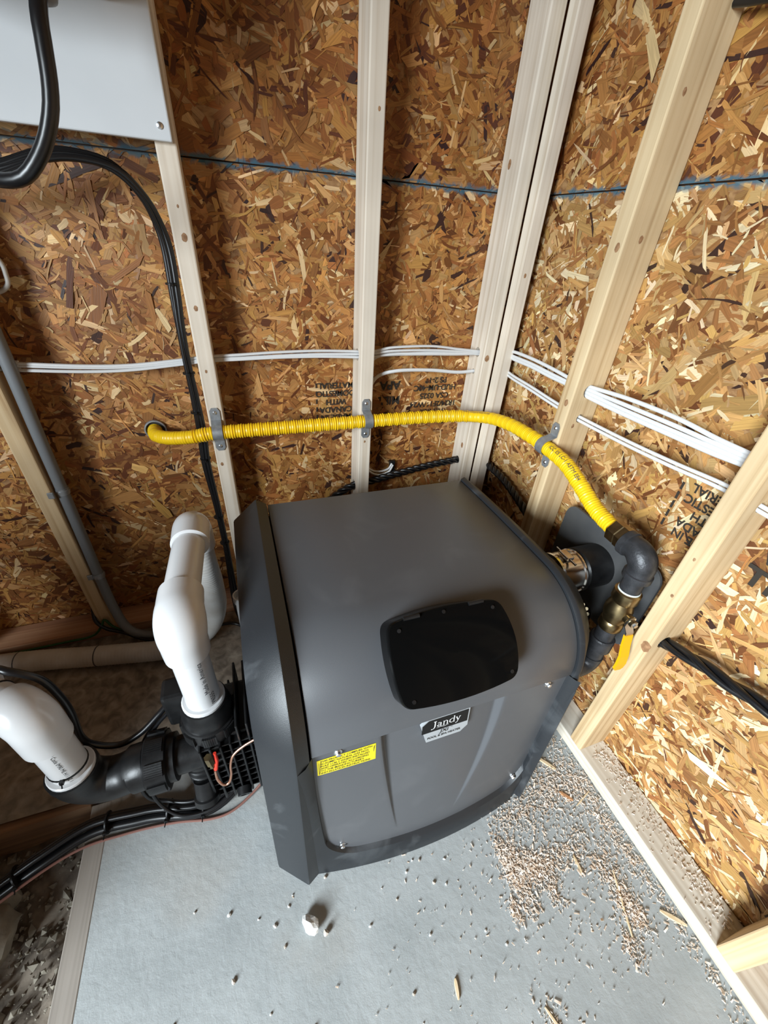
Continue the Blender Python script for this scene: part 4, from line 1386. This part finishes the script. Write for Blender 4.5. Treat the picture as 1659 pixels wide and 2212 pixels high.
# grey conduit down the left stud
cn = root('grey_conduit', (-1.295, -0.07, 0), 'grey plastic conduit clamped to the left stud, bending right at the floor', 'conduit')
tube('conduit_tube', [(-1.283, -0.07, 1.6), (-1.283, -0.07, 1.1), (-1.284, -0.07, 0.917), (-1.286, -0.07, 0.804), (-1.289, -0.07, 0.68), (-1.291, -0.07, 0.548), (-1.292, -0.075, 0.381), (-1.291, -0.085, 0.24), (-1.283, -0.102, 0.13), (-1.262, -0.125, 0.06), (-1.215, -0.140, 0.028), (-1.13, -0.150, 0.020), (-1.03, -0.15, 0.020)], 0.0135, M_cond, cn, n=150, sides=18)
for z, y in ((0.548, -0.07), (0.262, -0.083)):
    V, F = join([tube_data([(-1.2905, y, z - 0.009), (-1.2905, y, z - 0.003), (-1.2905, y, z - 0.0028), (-1.2905, y, z + 0.003), (-1.2905, y, z + 0.0032), (-1.2905, y, z + 0.009)], [0.0148, 0.0148, 0.0163, 0.0163, 0.0148, 0.0148], 20)])
    cl = mk('conduit_clamp', V, F, M_galv, cn, True)
    bm = bmesh.new()
    bbox(bm, -1.3175, -1.303, -0.0905 - 0.004, -0.0895, z - 0.009, z + 0.009, 0.0015, 1)
    frombm('clamp_foot', bm, M_galv, cl)

# black cable bundle beside stud A
bp_ = [(-2.95, -0.12, 1.14), (-2.2, -0.12, 1.15), (-1.60, -0.115, 1.16), (-1.30, -0.11, 1.175), (-1.172, -0.115, 1.198), (-1.091, -0.11, 1.225), (-1.039, -0.10, 1.232), (-0.985, -0.09, 1.222), (-0.950, -0.075, 1.185), (-0.932, -0.065, 1.145), (-0.924, -0.06, 1.093), (-0.928, -0.06, 1.005), (-0.931, -0.06, 0.947), (-0.932, -0.06, 0.863), (-0.930, -0.062, 0.771), (-0.931, -0.062, 0.681), (-0.937, -0.065, 0.584), (-0.932, -0.065, 0.44), (-0.929, -0.068, 0.276), (-0.931, -0.075, 0.150), (-0.930, -0.105, 0.06), (-0.915, -0.16, 0.026), (-0.86, -0.23, 0.022), (-0.76, -0.26, 0.022), (-0.55, -0.26, 0.022)]
off = [(0.0052, -0.003), (-0.005, 0.001), (0.0005, 0.006), (-0.002, -0.0065)]
bl = ['glossy outer black cable of the bundle down the left stud', 'left black cable of the bundle down the left stud', 'rear black cable of the bundle down the left stud', 'front black cable of the bundle down the left stud']
for i, (ox, oy) in enumerate(off):
    pts = []
    for k, (x, y, z) in enumerate(bp_):
        sp_ = 1.0 + 0.35 * math.sin(k * 1.3 + i)
        pts.append((x + ox * sp_, y + oy * sp_, z + (oy * sp_ if k < 8 else 0)))
    cable('black_cable', pts, (0.0068, 0.0055, 0.005, 0.0045)[i], M_blackc, bl[i], group='black cables beside the left stud', n=330, sides=12)


def tie(c, d, r, label, m=M_blackp, head=True, group='black cable ties'):
    """zip tie: band, locking head, clipped tail"""
    d = Vector(d).normalized()
    t = root('cable_tie', tuple(c), label, 'cable tie', group)
    V, F = turn_data(Vector(c) - d * 0.002, d, [(0, r), (0.0005, r + 0.0012), (0.0035, r + 0.0012), (0.004, r)], 24)
    mk('band', V, F, m, t, True)
    nq = Vector((0, -1, 0.3)) - d * Vector((0, -1, 0.3)).dot(d)
    if nq.length < 0.2: nq = Vector((-1, 0, 0))
    nq.normalize()
    o = Vector(c) + nq * (r + 0.003)
    sq = d.cross(nq)
    V = []
    for a_ in (-1, 1):
        for b_ in (-1, 1):
            for c_ in (-1, 1):
                V.append(tuple(o + d * 0.0035 * a_ + nq * 0.0035 * b_ + sq * 0.003 * c_))
    F = [(0, 1, 3, 2), (4, 6, 7, 5), (0, 4, 5, 1), (2, 3, 7, 6), (0, 2, 6, 4), (1, 5, 7, 3)]
    mk('head', V, F, m, t)
    tube('tail', [tuple(o + nq * 0.002), tuple(o + nq * 0.012 + sq * 0.004)], 0.0012, m, t, n=3, sides=6)
    return t


tie((-0.928, -0.061, 1.03), (0, 0, 1), 0.0132, 'highest black cable tie on the cables beside left stud')
tie((-0.932, -0.061, 0.835), (0, 0, 1), 0.0132, 'black cable tie on bundle just below the white cables')
tie((-0.9335, -0.063, 0.735), (0, 0, 1), 0.0132, 'black cable tie on bundle just above the yellow gas hose')
tie((-0.935, -0.064, 0.60), (0, 0, 1), 0.0132, 'black cable tie on bundle just below the yellow gas hose')
tie((-0.932, -0.066, 0.40), (0, 0, 1), 0.0132, 'black cable tie on bundle beside the top of white bent pipe')
tie((-0.930, -0.068, 0.30), (0, 0, 1), 0.0132, 'lowest black cable tie on the cables beside left stud')

# thick feed cable in front of the backboard
cable('feed_cable', [(-0.985, -0.25, 1.42), (-0.9955, -0.29, 1.360), (-1.000, -0.298, 1.323), (-1.005, -0.30, 1.290), (-1.014, -0.30, 1.260), (-1.033, -0.298, 1.226), (-1.058, -0.296, 1.197), (-1.080, -0.290, 1.183), (-1.112, -0.275, 1.180), (-1.20, -0.22, 1.188), (-1.45, -0.15, 1.19), (-2.95, -0.15, 1.18)], 0.0098, M_blackc,
      'thick glossy black power cable drooping in front of the white backboard', n=170, sides=18)
cb = box('white_backboard', -1.78, -0.8735, -0.104, -0.0895, 1.265, 1.98, M_board, None, bev=0.0025)
tag(cb, 'white backboard screwed to the studs at upper left', 'board')
WL[cb.name] = cb.location.copy()
turn('screw', (-0.8905, -0.104, 1.286), (0, -1, 0), [(0, 0.0055), (0.0018, 0.0052), (0.003, 0.003)], M_zinc, cb, 16)
en = root('equipment_gland', (-0.985, -0.22, 1.40), 'grey cable gland above the thick black power cable', 'gland')
turn('gland_nut', (-0.9965, -0.278, 1.372), (0.16, 0.26, 1), [(0, 0.016), (0.004, 0.022), (0.018, 0.024), (0.02, 0.026), (0.036, 0.026)], M_cond, en, 24)
box('equipment_case', -1.22, -0.93, -0.30, -0.1045, 1.425, 1.95, M_cond, en, bev=0.01)

# cables round the header and on the slab
cable('control_cable', [(-1.42, -0.655, 0.47), (-1.31, -0.645, 0.515), (-1.262, -0.62, 0.533), (-1.235, -0.628, 0.532), (-1.203, -0.630, 0.500), (-1.192, -0.632, 0.45), (-1.190, -0.635, 0.397), (-1.197, -0.638, 0.325), (-1.186, -0.640, 0.290), (-1.149, -0.640, 0.265), (-1.110, -0.632, 0.272), (-1.069, -0.622, 0.305), (-1.047, -0.62, 0.33)], 0.0062, M_blackc,
      'black control cable looping over the white inlet elbow to the header', n=140, sides=12)
cable('control_cable', [(-1.047, -0.625, 0.31), (-1.10, -0.62, 0.25), (-1.13, -0.640, 0.20), (-1.145, -0.655, 0.13), (-1.14, -0.665, 0.07), (-1.11, -0.672, 0.045), (-1.05, -0.69, 0.042), (-0.98, -0.68, 0.05), (-0.92, -0.65, 0.07), (-0.872, -0.63, 0.09)], 0.0045, M_blackc,
      'thin black cable hanging from header down to the cables on slab', n=110)
cable('control_cable', [(-1.047, -0.632, 0.32), (-1.085, -0.632, 0.27), (-1.115, -0.650, 0.20), (-1.125, -0.67, 0.12), (-1.11, -0.69, 0.06), (-1.07, -0.712, 0.035), (-1.01, -0.716, 0.035), (-0.95, -0.69, 0.05), (-0.90, -0.655, 0.08), (-0.872, -0.64, 0.10)], 0.0040, M_blackc,
      'thinner black cable beside drain plug hanging from the header', n=110)
fb_ = [(-2.9, -0.64, -0.03), (-2.3, -0.66, -0.04), (-1.75, -0.70, -0.05), (-1.62, -0.76, -0.045), (-1.52, -0.75, -0.03), (-1.417, -0.715, -0.005), (-1.351, -0.695, 0.012), (-1.264, -0.668, 0.018), (-1.171, -0.674, 0.018), (-1.128, -0.680, 0.018), (-1.043, -0.700, 0.018), (-0.99, -0.694, 0.022), (-0.94, -0.668, 0.045), (-0.90, -0.64, 0.09), (-0.868, -0.62, 0.12)]
for i, (oy, oz, r) in enumerate(((0.009, 0.004, 0.0095), (-0.0085, -0.005, 0.0092), (0.0, 0.015, 0.006))):
    cable('floor_cable', [(x, y + oy, z + oz) for x, y, z in fb_], r, M_blackc, ['rear thick black cable on the slab running off to the left', 'front thick black cable on the slab running off to the left', 'thin black cable riding on top of the two slab cables'][i],
          group='black cables on the slab', n=150, sides=14)
cable('ground_wire', [(-2.0, -0.80, -0.07), (-1.60, -0.81, -0.05), (-1.42, -0.745, 0.0), (-1.30, -0.70, 0.006), (-1.20, -0.696, 0.004), (-1.10, -0.706, 0.004), (-1.02, -0.724, 0.004), (-0.97, -0.722, 0.004), (-0.92, -0.70, 0.012), (-0.872, -0.672, 0.03)], 0.0030, M_brown,
      'thin brown wire lying in front of the black slab cables', 'wire', n=130, sides=8)
tie((-1.232, -0.668, 0.021), (1, -0.05, 0), 0.0215, 'black cable tie on slab cables over the form board')
tie((-1.105, -0.684, 0.021), (1, -0.2, 0), 0.0215, 'black cable tie on slab cables under the union nut')
tie((-1.030, -0.699, 0.022), (1, -0.1, 0), 0.0215, 'black cable tie on slab cables under the drain plug')
tie((-1.395, -0.708, 0.002), (1, 0.3, 0.2), 0.0215, 'black cable tie on the cables over the dirt')
tie((XI, YI, zt + 0.018), (0.0, 0.12, 1), R2 + 0.0004, 'black cable tie round the white inlet pipe above its bushing')
tie(leg(0.072, ZU), (-0.80, 0.60, 0.05), R2 + 0.0004, 'black cable tie round the horizontal inlet pipe at left edge')
# copper bonding wire with brass lug
bw = root('bonding_wire', (-0.93, -0.75, 0.23), 'bare copper wire from a brass lug on the header to the heater side', 'wire')
tube('copper_strand', [(-0.966, -0.751, 0.272), (-0.966, -0.756, 0.245), (-0.959, -0.760, 0.226), (-0.948, -0.760, 0.226), (-0.940, -0.756, 0.248), (-0.937, -0.751, 0.276), (-0.928, -0.745, 0.298), (-0.905, -0.741, 0.313), (-0.8725, -0.739, 0.326)], 0.0026, M_copper, bw, n=70, sides=10)
turn('brass_lug', (-0.971, -0.748, 0.322), (0.08, -0.05, -1), [(0, 0.0075), (0.024, 0.0075), (0.025, 0.005), (0.036, 0.005)], M_brass, bw, 6, False)
tube('red_boot', [(-0.959, -0.744, 0.322), (-0.959, -0.747, 0.300), (-0.964, -0.751, 0.276)], [0.003, 0.0042, 0.0040], M_red, bw, sides=10)
# green and black wires along the back plate
cable('green_wire', [(-1.70, -0.10, 0.02), (-1.45, -0.098, 0.022), (-1.37, -0.102, 0.032), (-1.335, -0.102, 0.07), (-1.322, -0.10, 0.09), (-1.305, -0.104, 0.055), (-1.26, -0.115, 0.022), (-1.18, -0.125, 0.012), (-1.0, -0.13, 0.012)], 0.0036, M_green, 'green earth wire along the back plate left of the conduit', 'wire', n=120)
cable('black_cable', [(-1.352, -0.06, 0.13), (-1.348, -0.095, 0.09), (-1.325, -0.106, 0.055), (-1.28, -0.118, 0.035), (-1.20, -0.165, 0.028), (-1.08, -0.18, 0.03), (-0.98, -0.17, 0.035), (-0.93, -0.18, 0.03), (-0.90, -0.22, 0.02)], 0.0055, M_blackc, 'black cable curving round the foot of the left stud', n=120)
# upright white pipe end just behind the left heater frame
wp = root('pipe_stub', (-0.90, -0.255, 0.0), 'short white pipe end half hidden behind the left heater frame', 'pipe')
turn('stub_pipe', (-0.897, -0.262, 0.0), (0, 0, 1), [(0, 0.020), (0.22, 0.020), (0.222, 0.0245), (0.246, 0.0245), (0.246, 0.0205), (0.225, 0.020)], M_pvc, wp, 28)

# ------------------------------------------------------------------ loose stones, splinters, sawdust
def rock(name, c, s, m, label, cat='stone', group=None, seed=0, flat=0.7):
    bm = bmesh.new()
    bmesh.ops.create_icosphere(bm, subdivisions=(3 if max(s) > 0.03 else 2) if max(s) > 0.012 else 1, radius=1.0)
    for v in bm.verts:
        k = 1 + 0.34 * mn.noise(v.co * 1.3 + Vector((seed * 3.1, seed, 0))) + 0.14 * mn.noise(v.co * 3.5 + Vector((seed, 0, seed * 1.7)))
        v.co = Vector((v.co.x * s[0] * k, v.co.y * s[1] * k, v.co.z * s[2] * k))
    z0 = min(v.co.z for v in bm.verts)
    rz = Matrix.Rotation(seed * 1.9, 3, 'Z')
    for v in bm.verts:
        v.co = rz @ v.co
        v.co += Vector((c[0], c[1], c[2] - z0 - 0.0005))
    o = frombm(name, bm, m, None, max(s) > 0.03)
    tag(o, label, cat, group)
    return o


rock('stone', (-0.832, -0.972, 0), (0.0135, 0.020, 0.0125), M_stone, 'white broken rock lying on the slab below the heater corner', seed=2)
rock('stone', (-0.806, -0.992, 0), (0.0062, 0.0062, 0.006), M_pebble, 'small grey stone just right of the white broken rock', seed=5)
rock('cobble', (-1.47, -0.70, -0.12), (0.045, 0.035, 0.035), M_cobble, 'upper tan rounded cobble in the dirt at left edge', seed=3)
rock('cobble', (-1.445, -0.775, -0.12), (0.050, 0.038, 0.038), M_cobble, 'lower tan rounded cobble in the dirt at left edge', seed=9)
chip_spots = [(-0.79, -0.908), (-0.62, -0.955), (-0.60, -0.94), (-0.585, -0.945), (-0.655, -0.99), (-0.72, -1.01), (-0.57, -0.99), (-0.90, -0.95), (-0.93, -0.93), (-0.985, -0.905), (-0.98, -1.0), (-0.92, -1.06), (-0.545, -1.0), (-0.50, -1.09), (-0.67, -1.12), (-0.85, -1.10), (-0.47, -1.12), (-0.53, -0.96), (-0.885, -0.985), (-0.86, -0.915), (-0.87, -0.93), (-1.05, -0.88), (-1.08, -1.02), (-0.61, -1.06)]
for i, (x, y) in enumerate(chip_spots):
    s = random.uniform(0.0018, 0.0038)
    rock('stone_chip', (x, y, 0), (s * random.uniform(.8, 1.5), s, s * .8), random.choice([M_pebble, M_stone]), 'tiny loose stone chip on the open slab in front of heater', 'stone chip', 'loose stone chips on the slab', i + 1)


def splinter(c, ang, L, w, h, m, label, group='wood splinters on the slab', bend=0.0):
    V, F = [], []
    n = 7
    for k in range(n):
        t = k / (n - 1) - 0.5
        ww = w * (1 - 0.55 * abs(2 * t) ** 3) * random.uniform(.85, 1.1)
        for a_, b_ in ((-1, 0), (1, 0), (0.8, 1), (-0.8, 1)):
            lx_, ly = t * L, a_ * ww / 2 + bend * (2 * t) ** 2
            V.append((c[0] + lx_ * math.cos(ang) - ly * math.sin(ang), c[1] + lx_ * math.sin(ang) + ly * math.cos(ang), c[2] + b_ * h))
    F = [(0, 1, 2, 3)] + [(k * 4 + i, k * 4 + (i + 1) % 4, k * 4 + 4 + (i + 1) % 4, k * 4 + 4 + i) for k in range(n - 1) for i in range(4)] + [(n * 4 - 1, n * 4 - 2, n * 4 - 3, n * 4 - 4)]
    o = mk('wood_splinter', V, F, m, None)
    tag(o, label, 'splinter', group)
    return o


splinter((-0.197, -1.146, 0.001), 1.15, 0.105, 0.0042, 0.003, M_splint, 'long pale wood splinter lying among sawdust near right plate')
splinter((-0.178, -0.944, 0.001), -0.9, 0.034, 0.008, 0.004, M_splintr, 'reddish wood chip on the slab near the right stud foot')
splinter((-0.140, -0.962, 0.001), 0.3, 0.055, 0.004, 0.003, M_splint, 'thin pale splinter lying beside the reddish chip')
splinter((-0.592, -1.140, 0.001), 1.35, 0.026, 0.0065, 0.004, M_splint, 'short pale wood splinter alone on the slab at bottom right')
splinter((-0.245, -1.065, 0.001), 1.5, 0.034, 0.006, 0.003, M_splint, 'broad pale splinter standing out in the sawdust middle')
splinter((-0.112, -1.20, 0.001), -0.8, 0.05, 0.009, 0.004, M_splint, 'flat pale wood chip against the right plate near bottom corner')
splinter((-0.44, -1.235, 0.001), 1.9, 0.05, 0.005, 0.003, M_splint, 'pale splinter at the bottom edge of the slab')
splinter((-0.178, -0.862, 0.001), -0.95, 0.055, 0.009, 0.004, M_splint, 'pale splinter beside the front right heater corner')


def saw(name, clusters, n, z, parent=None, lim=None, label=None):
    V, F = [], []
    cs = list(clusters)
    wts = [c[4] for c in cs]
    for i in range(n):
        cx_, cy_, sx_, sy_, _ = random.choices(cs, wts)[0]
        x, y = random.gauss(cx_, sx_), random.gauss(cy_, sy_)
        if lim and not (lim[0] < x < lim[1] and lim[2] < y < lim[3]): continue
        L = min(0.012, random.lognormvariate(math.log(0.0033), 0.55))
        w_ = L * random.uniform(0.18, 0.5)
        h = random.uniform(0.0006, 0.0020)
        a = random.uniform(0, math.pi)
        tl = random.gauss(0, 0.25)
        ca, sa = math.cos(a), math.sin(a)
        k = len(V)
        zz_ = z + random.random() * 0.002
        for (u, v_, q) in ((-1, -1, 0), (1, -.8, 0), (1.1, .7, 0), (-.9, 1, 0), (-.8, -.7, 1), (.8, -.6, 1), (.9, .6, 1), (-.7, .8, 1)):
            lx_, ly = u * L / 2, v_ * w_ / 2
            V.append((x + lx_ * ca - ly * sa, y + lx_ * sa + ly * ca, zz_ + q * h + (lx_ * tl + L * .5 * abs(tl))))
        F += [(k, k + 3, k + 2, k + 1), (k + 4, k + 5, k + 6, k + 7), (k, k + 1, k + 5, k + 4), (k + 1, k + 2, k + 6, k + 5), (k + 2, k + 3, k + 7, k + 6), (k + 3, k, k + 4, k + 7)]
    o = mk(name, V, F, M_saw, parent)
    o['kind'] = 'stuff'
    if label: tag(o, label, 'sawdust')
    return o


saw('sawdust', [(-0.125, -0.925, .03, .05, 1.5), (-0.115, -1.02, .014, .08, 1.6), (-0.108, -1.20, .012, .12, 1.1), (-0.19, -0.915, .045, .03, 1.6), (-0.26, -0.925, .04, .02, 0.9), (-0.335, -0.945, .03, .02, 0.8),
                 (-0.385, -1.0, .016, .018, 1.1), (-0.36, -1.03, .018, .014, 1.5), (-0.335, -1.045, .02, .012, 0.9), (-0.39, -1.05, .010, .03, 1.2), (-0.425, -1.085, .006, .012, 0.35), (-0.33, -1.075, .012, .02, 0.5), (-0.40, -1.022, .008, .03, .8),
                 (-0.285, -1.04, .03, .015, 0.6), (-0.215, -1.05, .02, .03, .5), (-0.192, -1.125, .014, .03, 1.0), (-0.182, -1.165, .010, .02, 0.9), (-0.227, -1.205, .012, .016, .5), (-0.17, -1.09, .03, .03, .5), (-0.45, -1.24, .015, .02, .3),
                 (-0.27, -1.0, .08, .06, 1.3), (-0.30, -1.12, .10, .09, 0.7), (-0.48, -1.05, .16, .12, .4)], 8200, 0.0, None, (-1.0, -0.092, -1.6, -0.80), 'pale sawdust and wood shavings scattered on the slab along right plate')
saw('sawdust', [(-0.03, -0.93, .02, .06, 1.5), (-0.025, -1.05, .015, .10, 1.2), (-0.03, -1.2, .02, .06, 1.4), (-0.05, -1.1, .03, .15, .6)], 700, T, None, (-0.087, -0.005, -1.255, -0.876), 'brown sawdust lying on top of the right wall bottom plate')
saw('sawdust', [(-0.04, -0.70, .03, .10, 1.0), (-0.13, -0.74, .02, .05, 1.5)], 500, T * 0 + 0.0005, None, (-0.19, -0.092, -0.87, -0.6), 'shaded shavings on the floor behind the heater right side')
# gravel in the dirt strip
def gravel():
    V, F = [], []
    for i in range(2600):
        x, y = random.uniform(-1.75, -1.29), random.uniform(-1.5, -0.62)
        h = 0.035 * mn.noise(Vector((x * 6, y * 6, 1))) + 0.022 * mn.noise(Vector((x * 19, y * 19, 4)))
        s = min(0.018, random.lognormvariate(math.log(0.0045), 0.55))
        c = Vector((x, y, -0.103 + h))
        k = len(V)
        R_ = Matrix.Rotation(random.uniform(0, 6), 3, Vector((random.random(), random.random(), random.random() + .1)).normalized())
        for p in ((.9, .2, 0), (-.9, .1, 0), (0, .8, .1), (.1, -.8, 0), (0, 0, .65), (0, 0, -.6)):
            V.append(tuple(c + R_ @ (Vector(p) * s * random.uniform(.7, 1.2))))
        for a_ in (0, 1):
            for b_ in (2, 3):
                for c_ in (4, 5):
                    F.append((k + a_, k + b_, k + c_))
    o = mk('gravel', V, F, M_cobble, None)
    tag(o, 'loose gravel and clods in the dirt left of form board', 'gravel', None, 'stuff')


gravel()

# invented tank, added unseen left of the frame to shade the pipes' corner
ft = root('shade_tank', (-1.96, -0.98, -0.12), 'added tan tank out of view at left, shading the inlet pipe corner', 'tank')
turn('shade_tank_body', (-1.96, -0.98, -0.06), (0, 0, 1), [(0, 0.20), (0.04, 0.265), (0.08, 0.28), (0.72, 0.28), (0.77, 0.277), (0.89, 0.21), (0.96, 0.11), (0.99, 0.03)], M_cobble, ft, 48)
turn('shade_tank_foot', (-1.96, -0.98, -0.125), (0, 0, 1), [(0, 0.23), (0.02, 0.23), (0.09, 0.21)], M_blackp, ft, 40)
turn('shade_tank_band', (-1.96, -0.98, 0.42), (0, 0, 1), [(0, 0.284), (0.003, 0.292), (0.040, 0.292), (0.043, 0.284)], M_blackp, ft, 48)
turn('shade_tank_valve', (-1.96, -0.98, 0.91), (0, 0, 1), [(0, 0.06), (0.06, 0.06), (0.07, 0.05), (0.09, 0.05)], M_blackp, ft, 32)
